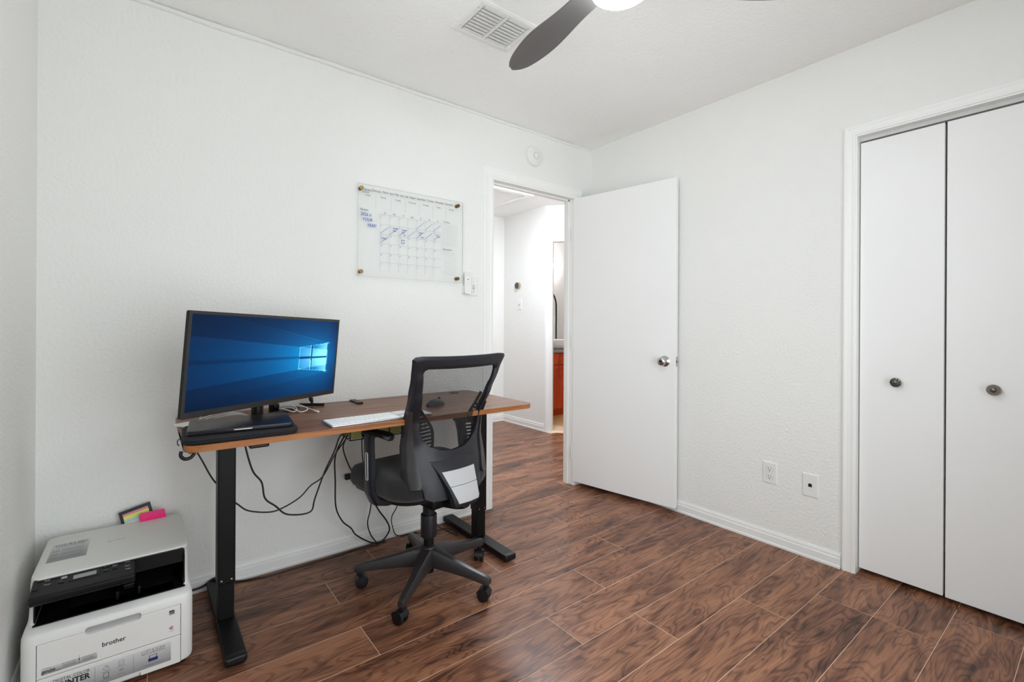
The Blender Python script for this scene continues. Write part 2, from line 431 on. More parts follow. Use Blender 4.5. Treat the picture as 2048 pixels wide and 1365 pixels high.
# hall and bathroom walls
bm = B(); wallseg(bm, (HX+.1, HY), (HX0-.1, HY), 0, H, -.1); struct('wall_hall_far', bm, WALL)
bm = B(); wallseg(bm, (HX, AB.y), (HX, HY), 0, H, -.1); struct('wall_hall_right', bm, WALL)
bm = B(); box(bm, HX0-.1, HX0, TW, HY, 0, H); struct('wall_hall_left', bm, WALL)
bm = B(); s0, s1 = .075, .80
wallseg(bm, ang(0), ang(s0), 0, H, .09); wallseg(bm, ang(s1), ang(1.25), 0, H, .09); wallseg(bm, ang(s0), ang(s1), 2.06, H, .09)
struct('wall_hall_angled', bm, WALL)
bm = B(); e1 = ang(1.25); box(bm, e1[0], e1[0]+.1, TW, e1[1]+.02, 0, H); box(bm, .1, e1[0], 0, TW, 0, H); struct('wall_hall_end', bm, WALL)
bm = B(); box(bm, .8, 2.8, 2.52, 2.62, 0, H); struct('wall_bathroom_back', bm, WALL)
bm = B(); box(bm, 2.7, 2.8, .3, 2.52, 0, H); box(bm, e1[0]+.1, 2.7, .3, .4, 0, H); struct('wall_bathroom_right', bm, WALL)
bm = B(); poly = [ang(.0), ang(1.25), (2.7, .4), (2.7, 2.52), (.9, 2.52), (.9, 1.42)]
loft(bm, [[(x, y, -.04) for x, y in poly], [(x, y, .002) for x, y in poly]])
bf = struct('floor_bathroom', bm, SEAM)
tm = None
for i in range(7):
    for j in range(8):
        x, y = .82+.3*i, .5+.3*j
        if (Vector((x, y)) - AB).dot(Vector((-AD.y, AD.x))) < .02 or y > 2.45: continue
        if tm is None:
            b_ = B(); box(b_, -.147, .147, -.147, .147, -.004, .002, bev=.0015, seg=1); tm = bpy.data.meshes.new('tile'); b_.to_mesh(tm); b_.free(); tm.materials.append(TILE)
        o = bpy.data.objects.new('tile', tm); C.objects.link(o); o.location = (x+.15, y+.15, .003); o.parent = bf
bm = B(); a, b = ang(s0), ang(s1); n = Vector((-AD.y, AD.x))
loft(bm, [[(a[0]-n.x*.02, a[1]-n.y*.02, 0), (b[0]-n.x*.02, b[1]-n.y*.02, 0), (b[0]+n.x*.05, b[1]+n.y*.05, 0), (a[0]+n.x*.05, a[1]+n.y*.05, 0)],
          [(a[0]-n.x*.01, a[1]-n.y*.01, .008), (b[0]-n.x*.01, b[1]-n.y*.01, .008), (b[0]+n.x*.04, b[1]+n.y*.04, .008), (a[0]+n.x*.04, a[1]+n.y*.04, .008)]])
struct('trim_3', bm, mat('pale_threshold', (236, 208, 160), .4))
# baseboards: a profile swept along straight runs
def baseboard(bm, p0, p1, h=.068, t=.012):
    """runs from p0 to p1, room on the right-hand side"""
    p0, p1 = Vector((*p0, 0)), Vector((*p1, 0)); d = (p1-p0).normalized(); n = Vector((d.y, -d.x, 0))
    prof = [(0, 0), (t+.004, 0), (t+.004, .010), (t, .014), (t, h*.66), (t*.72, h*.72), (t*.72, h*.86), (t*.4, h), (0, h)]
    loft(bm, [[p0 + n*a + Vector((0, 0, z)) for a, z in prof], [p1 + n*a + Vector((0, 0, z)) for a, z in prof]])
bm = B(); baseboard(bm, (XL, 0), (JL-.076, 0)); struct('baseboard_back', bm, BASEP)
bm = B(); baseboard(bm, (JR+.10, 0), (0, 0)); baseboard(bm, (0, 0), (0, CY0+.058)); struct('baseboard_right', bm, BASEP)
bm = B(); baseboard(bm, (XL, YR), (XL, 0)); struct('baseboard_left', bm, BASEP)
bm = B(); baseboard(bm, (0, YR), (wx1+.03, YR)); baseboard(bm, (wx0-.03, YR), (XL, YR)); struct('baseboard_rear', bm, BASEP)
bm = B(); baseboard(bm, (HX0, HY), (HX, HY), .08); baseboard(bm, (HX, HY), (HX, AB.y), .08); baseboard(bm, (JL-.075, TW), (HX0, TW), .08); struct('baseboard_hall', bm, BASEP)
# door casings: moulded profile, mitred
def casing(bm, inner, w, t, org, U, V, Nn):
    """frame around an opening. inner = list of (u,v) going up, across, down; org + u*U + v*V + depth*Nn"""
    org, U, V, Nn = Vector(org), Vector(U), Vector(V), Vector(Nn)
    prof = [(0, 0), (0, t*.55), (.10, t*.62), (.16, t*.9), (.30, t*.9), (.36, t*.74), (.70, t*.80), (.82, t), (.95, t), (1, t*.8), (1, 0)]
    (ul, v0), (_, v1), (ur, _), _ = inner
    loops = []
    for (u, v, du, dv) in ((ul, v0, -1, 0), (ul, v1, -1, 1), (ur, v1, 1, 1), (ur, v0, 1, 0)):
        loops.append([org + U*(u+du*w*a) + V*(v+dv*w*a) + Nn*d for a, d in prof])
    loft(bm, loops)
def jamb(bm, x0, x1, zt, y0, y1, t=.015):
    pass
bm = B()
casing(bm, [(JL, 0), (JL, HD), (JR, HD), (JR, 0)], .074, .014, (0, 0, 0), (1, 0, 0), (0, 0, 1), (0, -1, 0))
casing(bm, [(JL, 0), (JL, HD), (JR, HD), (JR, 0)], .074, .014, (0, TW, 0), (1, 0, 0), (0, 0, 1), (0, 1, 0))
box(bm, JL-.012, JL, 0, TW, 0, HD); box(bm, JR, JR+.012, 0, TW, 0, HD); box(bm, JL-.012, JR+.012, 0, TW, HD, HD+.012)
box(bm, JL, JL+.010, .042, .072, 0, HD); box(bm, JL, JR, .042, .072, HD-.010, HD); box(bm, JR-.010, JR, .042, .072, 0, HD)
struct('trim_1', bm, TRIM)
bm = B(); casing(bm, [(-CY0, 0), (-CY0, CH), (-CY1, CH), (-CY1, 0)], .052, .013, (0, 0, 0), (0, -1, 0), (0, 0, 1), (-1, 0, 0))
box(bm, 0, .1, CY0, CY0+.012, 0, CH); box(bm, 0, .1, CY1-.012, CY1, 0, CH); box(bm, 0, .1, CY1, CY0, CH, CH+.012)
struct('trim_4', bm, TRIM)
bm = B(); q = ang(0); casing(bm, [(s0, 0), (s0, 2.06), (s1, 2.06), (s1, 0)], .062, .014, (q[0], q[1], 0), (AD.x, AD.y, 0), (0, 0, 1), (AD.y, -AD.x, 0))
wallseg(bm, ang(s0), ang(s0+.006), 0, 2.06, .09); wallseg(bm, ang(s1-.006), ang(s1), 0, 2.06, .09); wallseg(bm, ang(s0), ang(s1), 2.05, 2.06, .09)
struct('trim_5', bm, TRIM)
# closet track
bm = B(); box(bm, .028, .062, CY1, CY0, CH-.018, CH); track = struct('trim_6', bm, mat('painted_track', (206, 206, 204), .45))
# window behind the camera, opening carried down near the floor for added low fill
bm = B(); f = .045
for (a, b, c, d) in ((wx0, wx0+f, .06, wz1), (wx1-f, wx1, .06, wz1), (wx0+f, wx1-f, .06, .06+f), (wx0+f, wx1-f, wz1-f, wz1), ((wx0+wx1)/2-.02, (wx0+wx1)/2+.02, .06+f, wz1-f)):
    box(bm, a, b, YR-.08, YR-.03, c, d)
win = struct('window_1', bm, WHITEP)
for a, b in ((wx0+f, (wx0+wx1)/2-.02), ((wx0+wx1)/2+.02, wx1-f)):
    bm = B(); box(bm, a, b, YR-.06, YR-.055, .06+f, wz1-f); obj('pane', bm, GLASS, win)
bm = B(); box(bm, wx0-.02, wx1+.02, YR-.10, YR+.01, .03, .06); obj('window_sill', bm, TRIM, win, bevel=.004)

bm = B()
for (a, b, c, d) in ((ly0, ly0+f, wz0, wz1), (ly1-f, ly1, wz0, wz1), (ly0+f, ly1-f, wz0, wz0+f), (ly0+f, ly1-f, wz1-f, wz1), ((ly0+ly1)/2-.02, (ly0+ly1)/2+.02, wz0+f, wz1-f)):
    box(bm, XL-.08, XL-.03, a, b, c, d)
win2 = struct('window_2', bm, WHITEP)
for a, b in ((ly0+f, (ly0+ly1)/2-.02), ((ly0+ly1)/2+.02, ly1-f)):
    bm = B(); box(bm, XL-.06, XL-.055, a, b, wz0+f, wz1-f); obj('pane', bm, GLASS, win2)
bm = B(); box(bm, XL-.03, XL+.05, ly0-.04, ly1+.04, wz0-.025, wz0); obj('window_sill', bm, TRIM, win2, bevel=.004)

# bedroom door, standing open against the right wall
dh = Vector((JR-.004, -.004)); de = Vector((-.058, -.748)); dd = (de-dh).normalized(); DW = (de-dh).length
ROOT = Matrix(((dd.x, -dd.y, 0, dh.x), (dd.y, dd.x, 0, dh.y), (0, 0, 1, 0), (0, 0, 0, 1)))
bm = B(); box(bm, 0, DW, 0, .034, .030, HD-.002, M=ROOT, bev=.0015, seg=1)
door = struct('door_1', bm, DOORP)
def doorknob(bm, sgn, u, z):
    o = ROOT @ Vector((u, 0 if sgn < 0 else .034, z)); ax = ROOT.to_3x3() @ Vector((0, sgn, 0))
    lathe(bm, [(.0335, 0), (.0335, .002), (.029, .006), (.017, .016), (.0125, .022), (.0125, .030), (.018, .034), (.0255, .040), (.0265, .046), (.0255, .052), (.021, .057), (.013, .0585), (.012, .0570), (.0, .0570)], o, ax, 32)
bm = B(); doorknob(bm, -1, DW-.068, .925)
kn = obj('door_knob', bm, CHROME, door, smooth=40)
bm = B(); o_ = ROOT @ Vector((DW-.068, -.0572, .925)); cyl(bm, o_, o_ + (ROOT.to_3x3() @ Vector((0, -.0022, 0))), .0085, .0085, 20)
obj('lock_button', bm, mat('dark_steel', (90, 90, 90), .3, 1), kn, smooth=40)
bm = B(); box(bm, DW-.0005, DW+.0016, .006, .030, .896, .954, M=ROOT); box(bm, DW, DW+.010, .011, .025, .916, .934, M=ROOT, bev=.002)
obj('latch', bm, CHROME, door)
for z in (.24, 1.02, 1.80):
    bm = B(); cyl(bm, ROOT @ Vector((-.004, -.004, z-.045)), ROOT @ Vector((-.004, -.004, z+.045)), .005, None, 10); obj('hinge', bm, WHITEP, door, smooth=40)

# bifold closet door panels
pw = (CY0-CY1)/4
for i in range(4):
    ya, yb = CY0 - pw*i - .0035, CY0 - pw*(i+1) + .0035
    bm = B(); box(bm, .026, .058, yb, ya, .020 if i else .022, CH-.026, bev=.002, seg=1)
    d = struct('door_%d' % (i+2), bm, DOORP)
    yc = (-1.797, -2.100, -2.400, -2.700)[i]
    bm = B()
    if i % 2 == 0:
        lathe(bm, [(.010, 0), (.008, .012), (.010, .016), (.019, .020), (.0205, .023), (.0195, .026), (.014, .027), (.0125, .0255), (.0105, .0255), (.0095, .029), (.006, .031), (0, .0315)], (.026, yc, .897), (-1, 0, 0), 32)
    else:
        lathe(bm, [(.010, 0), (.008, .012), (.012, .016), (.0195, .019), (.0215, .022), (.0205, .0245), (.0175, .0245), (.0165, .0265), (.0135, .0265), (.0125, .025), (.0100, .025), (.0085, .029), (.005, .0305), (0, .031)], (.026, yc, .897), (-1, 0, 0), 32)
    kb = obj('cabinet_knob', bm, BRONZE, d, smooth=35)
    if i % 2 == 0:
        bm = B()
        for j in range(9):
            a = 2*PI*j/9; c = Vector((.026-.0265, yc+.0162*math.cos(a), .897+.0162*math.sin(a)))
            lathe(bm, [(.0028, 0), (.0028, .0012), (0, .0014)], c, (-1, 0, 0), 10)
        obj('inlay_dot', bm, mat('black_patina', (30, 28, 26), .5), kb)['kind'] = 'stuff'

# ------------------------------------------------------------------ standing desk
DX0, DX1, DY0, DY1, DZ, DT = -2.502, -1.104, -.655, -.045, .760, .021
SEAMY = -.322
desk = thing('standing_desk', 'walnut-topped standing desk on black T-shaped metal legs against the wall', 'desk', ((DX0+DX1)/2, -.35, 0))
def board(y0, y1, corners, name):
    bm = B(); lo = rrect(DX0, DX1, y0, y1, .045, None, 8, corners)
    loft(bm, [[(x, y, DZ-DT) for x, y in lo], [(x, y, DZ-.001) for x, y in lo], [(x*1, y, DZ) for x, y in rrect(DX0+.001, DX1-.001, y0+.001, y1-.001, .044, None, 8, corners)]])
    return obj(name, bm, DESKW, desk, origin=((DX0+DX1)/2, (y0+y1)/2, DZ-DT/2))
tb = board(DY0+.0012, SEAMY-.0008, (1, 1, 0, 0), 'tabletop'); tr = board(SEAMY+.0008, DY1, (0, 0, 1, 1), 'tabletop')
bm = B()
lo = rrect(DX0, DX1, DY0, SEAMY-.001, .045, None, 8, (1, 1, 0, 0)); li = rrect(DX0+.0012, DX1-.0012, DY0+.0012, SEAMY-.001, .044, None, 8, (1, 1, 0, 0))
n = len(lo); R = [[bm.verts.new((x, y, z)) for x, y in l] for l, z in ((lo, DZ-DT), (lo, DZ-.0012), (li, DZ+.0001))]
for a, b in zip(R, R[1:]):
    for j in range(n):
        k = (j+1) % n
        if not (j == n-8 or (lo[j][1] > SEAMY-.01 and lo[k][1] > SEAMY-.01)): bm.faces.new((a[j], a[k], b[k], b[j]))
obj('edge_band', bm, EDGEW, desk, origin=((DX0+DX1)/2, DY0, DZ-DT/2))
def deskleg(x, y):
    bm = B(); prism(bm, rrect(x-.032, x+.032, -.618, -.018, .010, None, 3), 'z', .012, .040)
    obj('foot', bm, BLACKM, desk, bevel=.004)
    bm = B(); box(bm, x-.033, x+.033, -.619, -.588, .013, .0405, bev=.008, seg=3); obj('foot_cap', bm, BLACKP, desk)
    for yy in (-.57, -.06):
        bm = B(); cyl(bm, (x, yy, 0), (x, yy, .014), .013); obj('levelling_pad', bm, BLACKP, desk, smooth=40)
    bm = B(); box(bm, x-.029, x+.029, y-.034, y+.034, .170, DZ-DT-.03, bev=.004); obj('upper_column', bm, BLACKM, desk)
    bm = B(); box(bm, x-.0255, x+.0255, y-.029, y+.029, .038, .185, bev=.003); obj('lower_column', bm, BLACKM, desk)
    for dy in (-.018, .018):
        bm = B(); lathe(bm, [(.0035, 0), (.0035, .001), (0, .0014)], (x+dy*.9, y-.034, .185), (0, -1, 0), 12); obj('screw', bm, CHROME, desk)
    bm = B(); prism(bm, [(-.60, DZ-DT), (-.60, DZ-DT-.012), (-.44, DZ-DT-.035), (-.26, DZ-DT-.035), (-.10, DZ-DT-.012), (-.10, DZ-DT)], 'x', x-.03, x+.03)
    obj('support_bracket', bm, BLACKM, desk)
deskleg(-2.356, -.335); deskleg(-1.212, -.335)
for y in (-.365, -.305):
    bm = B(); box(bm, -2.33, -1.24, y-.016, y+.016, DZ-DT-.034, DZ-DT-.002); obj('crossbar', bm, BLACKM, desk)
bm = B(); lathe(bm, [(.026, 0), (.026, .002), (.022, .003), (.021, .002), (0, .002)], (-1.232, -.115, DZ), (0, 0, 1), 28); obj('cable_grommet', bm, BLACKP, desk, smooth=40)
bm = B(); box(bm, -1.80, -1.77, -.175, -.062, DZ+.0002, DZ+.0075, bev=.003); obj('cable_port_cover', bm, BLACKP, desk)
bm = B(); tube(bm, [(-2.480, -.61, DZ-DT-.004), (-2.474, -.612, .730), (-2.484, -.614, .717), (-2.499, -.616, .716), (-2.509, -.618, .727), (-2.508, -.618, .741)], .0052, 10)
box(bm, -2.49, -2.455, -.63, -.59, DZ-DT-.006, DZ-DT, bev=.002); obj('hanging_hook', bm, BLACKP, desk, smooth=50)
bm = B(); box(bm, -2.325, -2.265, -.645, -.56, DZ-DT-.014, DZ-DT, bev=.005); obj('height_control', bm, BLACKP, desk)
bm = B(); lathe(bm, [(.017, 0), (.017, .006), (.012, .012), (0, .014)], (-1.222, -.58, DZ-DT), (0, 0, -1), 20); obj('cable_clip', bm, BLACKP, desk, smooth=50)

# wire cable tray with a power strip in it
bm = B(); TX0, TX1, TY0, TY1, TZ0, TZ1 = -1.872, -1.50, -.288, -.195, .618, .738
for x in [TX0 + (TX1-TX0)*i/6 for i in range(7)]:
    tube(bm, [(x, TY0, TZ1), (x, TY0, TZ0), (x, TY1, TZ0), (x, TY1, TZ1)], .0022, 6, smooth=False)
for y, z in ((TY0, TZ0), (TY0, .69), (TY1, TZ0), (TY1, .69), ((TY0+TY1)/2, TZ0)):
    tube(bm, [(TX0, y, z), (TX1, y, z)], .0022, 6, smooth=False)
for x in (TX0, TX1): tube(bm, [(x, TY0, .69), (x, TY1, .69)], .0022, 6, smooth=False)
tag(obj('cable_tray', bm, BLACKM), 'black wire cable basket hanging under the desktop', 'tray')
t = thing('power_strip', 'olive yellow power strip lying in the wire basket under the desk', 'power strip', (-1.69, -.24, TZ0+.003))
bm = B(); box(bm, -1.862, -1.515, -.283, -.205, TZ0+.0025, .672, bev=.006); obj('housing', bm, OLIVE, t)
for i in range(5):
    bm = B(); x = -1.83+.068*i; box(bm, x-.012, x+.014, -.262, -.232, .671, .694, bev=.003); obj('plug', bm, BLACKP if i != 3 else WHITEP, t)

# ------------------------------------------------------------------ office chair (built in its own frame, facing +y)
ch = thing('office_chair', 'black mesh-back swivel office chair on five casters in front of the desk', 'chair', (-1.605, -.53, 0), math.radians(8))
def cpart(name, bm, m, parent=ch, **k): return obj(name, bm, m, parent, local=True, **k)
AO = 6.8-8
def polar(a, r, z): return Vector((math.cos(a)*r, math.sin(a)*r, z))
bm = B()
for i in range(5):
    a = math.radians(AO+72*i); d = polar(a, 1, 0); s = Vector((-d.y, d.x, 0))
    loops = []
    for r, hw, zt, zb in ((.018, .034, .163, .085), (.06, .030, .158, .088), (.13, .0225, .138, .085), (.22, .0185, .118, .080), (.285, .0165, .106, .073), (.306, .0155, .101, .071), (.314, .010, .097, .074)):
        c = d*r
        loops.append([c + s*hw + Vector((0, 0, zb)), c + s*hw*.96 + Vector((0, 0, zt-.014)), c + s*hw*.62 + Vector((0, 0, zt-.002)), c + Vector((0, 0, zt)), c - s*hw*.62 + Vector((0, 0, zt-.002)), c - s*hw*.96 + Vector((0, 0, zt-.014)), c - s*hw + Vector((0, 0, zb))])
    loft(bm, loops)
lathe(bm, [(.020, .082), (.036, .084), (.038, .15), (.034, .166), (.024, .170)], n=28)
base = cpart('star_base', bm, DARKP2, smooth=38)
for i in range(5):
    a = math.radians(AO+72*i); c = polar(a, .296, 0); tw = math.radians((40, -25, 15, 70, 10)[i])
    bm = B(); cyl(bm, c + Vector((0, 0, .055)), c + Vector((0, 0, .078)), .0105, None, 14)
    dirx = polar(a+tw, 1, 0); axd = Vector((-dirx.y, dirx.x, 0)); cc = c - dirx*.010
    # hood over the twin wheels
    pr = [(math.cos(t_)*.0285, math.sin(t_)*.0285) for t_ in [math.radians(15+150*j/10) for j in range(11)]]
    loft(bm, [[cc + dirx*p_[0] + Vector((0, 0, .026+p_[1])) + axd*w for p_ in pr] + [cc + dirx*p_[0]*.8 + Vector((0, 0, .026+p_[1]*.8)) + axd*w for p_ in pr[::-1]] for w in (-.022, .022)])
    k = cpart('caster', bm, BLACKP, smooth=40)
    for sg in (-1, 1):
        bm = B(); lathe(bm, [(0, .004), (.010, .004), (.0245, .004), (.0258, .007), (.0258, .017), (.023, .021), (.010, .0225), (0, .0225)], cc + Vector((0, 0, .0258)), axd*sg, 24)
        cpart('wheel', bm, BLACKP, k, smooth=40)
bm = B(); cyl(bm, (0, 0, .05), (0, 0, .215), .0225); cpart('gas_piston', bm, BLACKM, smooth=40)
bm = B(); lathe(bm, [(.030, .205), (.034, .208), (.0355, .215), (.0355, .300), (.0345, .304), (.031, .304), (.031, .298)], n=32); cpart('column_cover', bm, DARKP, smooth=40)
bm = B(); lathe(bm, [(.0265, .29), (.0265, .375), (.030, .39)], n=32); cpart('column_sleeve', bm, DARKP, smooth=40)
bm = B(); box(bm, -.075, .075, -.13, .10, .368, .424, bev=.012); cyl(bm, (.06, .02, .385), (.225, .03, .378), .006, None, 10); box(bm, .205, .245, .012, .048, .370, .386, bev=.006)
cpart('seat_mechanism', bm, BLACKM, smooth=45)
# seat: rounded cushion with a waterfall front edge
def seatloop(k, z): 
    o_ = []
    for x, y in rrect(-.248, .248, -.165, .320, .11, None, 8):
        cx_, cy_ = x*(1-k), (y-.01)*(1-k)+.01
        zz = z
        if cy_ > .12: zz -= .022*((cy_-.12)/.20)**2
        zz += .010*(abs(cx_)/.25)**2 if z > .45 else 0
        o_.append((cx_, cy_, zz+.018))
    return o_
bm = B()
loft(bm, [seatloop(.10, .420), seatloop(.03, .423), seatloop(0, .438), seatloop(-.005, .458), seatloop(.012, .481), seatloop(.05, .496), seatloop(.13, .504), seatloop(.3, .507), seatloop(.55, .505), seatloop(.8, .503), seatloop(.97, .502)])
cpart('seat_cushion', bm, SEATF, smooth=60)
bm = B(); loft(bm, [seatloop(.20, .402), seatloop(.07, .406), seatloop(.05, .424)]); cpart('seat_pan', bm, BLACKP, smooth=40)
# back: a curved frame surface, map (u, z) -> point
ZS = (.43, .47, .55, .65, .75, .86, .94, 1.03)
YSD = (-.165, -.155, -.135, -.115, -.130, -.185, -.215, -.245)
YC = (-.215, -.205, -.190, -.175, -.195, -.228, -.246, -.262)
HW = (.190, .197, .205, .197, .190, .205, .220, .240)
def itp(z, T):
    if z <= ZS[0]: return T[0]
    for i in range(len(ZS)-1):
        if z <= ZS[i+1]:
            t_ = (z-ZS[i])/(ZS[i+1]-ZS[i]); t_ = t_*t_*(3-2*t_)*.5 + t_*.5
            return T[i] + (T[i+1]-T[i])*t_
    return T[-1]
def bk(u, z, off=0):
    t_ = min(1.25, (abs(u)/itp(z, HW))**2.2)
    return Vector((u, itp(z, YC) + (itp(z, YSD)-itp(z, YC))*t_ + off, z))
outer = [(-.12, .437), (.0, .430), (.12, .437), (.146, .450), (.152, .487), (.180, .492), (.197, .505), (.204, .53)]
outer += [(itp(z, HW), z) for z in (.56, .60, .65, .70, .75, .80, .86, .90, .94, .97, .992)]
outer += [(.236, 1.006), (.225, 1.016), (.20, 1.019), (.10, 1.016), (0, 1.015)]
outer = outer + [(-u, z) for u, z in outer[::-1] if abs(u) > 1e-6 and not (u == -.12)]
outer = [q for i, q in enumerate(outer) if q not in outer[:i]]
inner = [(.0, .620), (.06, .626), (.105, .645), (.136, .675), (.150, .71), (.155, .75), (.162, .80), (.172, .86), (.183, .92), (.188, .950), (.184, .962), (.172, .968), (.09, .966), (0, .965)]
inner = inner + [(-u, z) for u, z in inner[::-1] if u > 1e-6]
CEN = (0, .79)
def rayhit(poly, a):
    dx, dz = math.cos(a), math.sin(a); best = None
    for (x0, z0), (x1, z1) in zip(poly, poly[1:]+poly[:1]):
        ex, ez = x1-x0, z1-z0; den = dx*ez - dz*ex
        if abs(den) < 1e-12: continue
        t_ = ((x0-CEN[0])*ez - (z0-CEN[1])*ex)/den; s_ = ((x0-CEN[0])*dz - (z0-CEN[1])*dx)/den
        if t_ > 0 and -1e-9 <= s_ <= 1+1e-9: best = t_ if best is None else max(best, t_)
    return (CEN[0]+dx*best, CEN[1]+dz*best)
angs = sorted({round(math.atan2(z-CEN[1], u-CEN[0]), 4) for u, z in outer+inner} | {round(-PI+2*PI*i/72+.001, 4) for i in range(72)})
OL = [rayhit(outer, a) for a in angs]; IL = [rayhit(inner, a) for a in angs]
bm = B(); MR = 6; n = len(angs)
def flange(z): return .022 + .022*max(0, min(1, (1.0-z)/.15))*max(0, min(1, (z-.40)/.1))
back = []; front = []
for k in range(MR+1):
    t_ = k/MR; rb, rf = [], []
    for (a, b), (c, d) in zip(IL, OL):
        u, z = a+(c-a)*t_, b+(d-b)*t_
        edge = .005*(1-min(1, min(t_, 1-t_)*5))**2
        rb.append(bm.verts.new(bk(u, z, edge)))
        rf.append(bm.verts.new(bk(u, z, .020 if k < MR-1 or z < .5 else flange(z))))
    back.append(rb); front.append(rf)
for S_ in (back, front):
    for k in range(MR):
        for j in range(n): bm.faces.new((S_[k][j], S_[k][(j+1) % n], S_[k+1][(j+1) % n], S_[k+1][j]))
for k in (0, MR):
    for j in range(n): bm.faces.new((back[k][j], back[k][(j+1) % n], front[k][(j+1) % n], front[k][j]))
bf_ = cpart('backrest_frame', bm, DARKP, smooth=42)
bm = B(); rings = []
for k in range(1, 11):
    t_ = k/10
    rings.append([bm.verts.new(bk(CEN[0]+(u-CEN[0])*t_*1.03, CEN[1]+(z-CEN[1])*t_*1.03, .024 if k > 7 else .024+.012*(1-(k/8)))) for u, z in IL])
c0 = bm.verts.new(bk(*CEN, .036))
for j in range(n): bm.faces.new((c0, rings[0][j], rings[0][(j+1) % n]))
for a, b in zip(rings, rings[1:]):
    for j in range(n): bm.faces.new((a[j], a[(j+1) % n], b[(j+1) % n], b[j]))
cpart('mesh_fabric', bm, MESHF, smooth=80)
# lumbar wings: ribbed pads just in front of the mesh on either side
for sg in (-1, 1):
    bm = B()
    ed = [(.166, .845), (.146, .800), (.112, .755), (.088, .715), (.078, .675), (.080, .618)]
    tube(bm, [bk(sg*u, z, .040) for u, z in ed], .0062, 8)
    for i in range(12):
        z = .625 + .0155*i
        ui = next(a[0] + (b[0]-a[0])*(a[1]-z)/(a[1]-b[1]) for a, b in zip(ed, ed[1:]) if b[1] <= z+1e-6)
        uo = min(.175, .150 + (z-.62)*.12)
        if uo - ui < .012: continue
        pts = [bk(sg*(ui+(uo-ui)*q/5), z - .012*q/5, .038) for q in range(6)]
        tube(bm, pts, .0046, 6, k=1)
    cpart('lumbar_wing', bm, BLACKP, smooth=50)
# side fins that run down the outside of the back frame
for sg in (-1, 1):
    bm = B(); loops = []
    for z, w, dp in ((.800, .006, .010), (.74, .013, .012), (.66, .026, .012), (.58, .040, .012), (.53, .046, .012), (.505, .044, .011), (.492, .034, .009)):
        uo = itp(z, HW)+.001; ui = uo - w
        loops.append([bk(sg*uo, z, .030), bk(sg*uo, z, -.002), bk(sg*(uo-.004), z, -.007), bk(sg*(ui+.003), z, -.007), bk(sg*ui, z, .001), bk(sg*ui, z, .012)])
    loft(bm, loops); cpart('side_fin', bm, DARKP2, smooth=40)
# bracket with silver plate
def bracket(rows, t0, t1):
    bm_ = B(); fr, bkk = [], []
    for z, ul, ur, off in rows:
        fr.append([bk(ul+(ur-ul)*j/8, z, off+.0035*abs(j-4)/4) for j in range(9)])
    g0 = [[bm_.verts.new(p) for p in r] for r in fr]; g1 = [[bm_.verts.new(p + Vector((0, t1, 0))) for p in r] for r in fr]
    R_, K_ = len(rows), 9
    for g in (g0, g1):
        for i in range(R_-1):
            for j in range(K_-1): bm_.faces.new((g[i][j], g[i][j+1], g[i+1][j+1], g[i+1][j]))
    ring = [(0, j) for j in range(K_)] + [(i, K_-1) for i in range(1, R_)] + [(R_-1, j) for j in range(K_-2, -1, -1)] + [(i, 0) for i in range(R_-2, 0, -1)]
    for (a, b), (c, d) in zip(ring, ring[1:]+ring[:1]): bm_.faces.new((g0[a][b], g0[c][d], g1[c][d], g1[a][b]))
    return bm_
bm = bracket([(.592, -.118, .108, -.001), (.575, -.110, .102, -.008), (.545, -.094, .094, -.020), (.515, -.082, .088, -.028), (.48, -.068, .082, -.036), (.45, -.060, .078, -.042), (.425, -.056, .074, -.044), (.408, -.050, .066, -.040)], 0, .030)
br = cpart('back_bracket', bm, DARKP, smooth=40)
for nm, rows in (('badge_plate', [(.548, -.082, .086, -.0225), (.520, -.072, .082, -.0300), (.492, -.062, .078, -.0366)]), ('badge_plate', [(.490, -.061, .078, -.0370), (.46, -.050, .075, -.0432), (.437, -.042, .072, -.0468), (.425, -.038, .068, -.0472)])):
    cpart(nm, bracket(rows, 0, .004), SILVER, br, smooth=40)['label'] = 'silver plate'
bm = B()
tube(bm, [(0.01, -.235, .420), (.008, -.20, .405), (.004, -.12, .392), (0, -.04, .388)], .028, 12); cpart('back_arm', bm, BLACKP, smooth=50)
bm = B(); cyl(bm, (.082, -.19, .415), (.115, -.20, .415), .016, None, 18); cpart('tension_knob', bm, BLACKP, smooth=40)
bm = B(); tube(bm, [bk(u, .590-.008*(1-(u/.12)**2), -.0005) for u in (-.12, -.09, -.06, -.03, 0, .03, .06, .09, .108)], .0012, 6, k=2); cpart('seam_groove', bm, DARK, smooth=50)
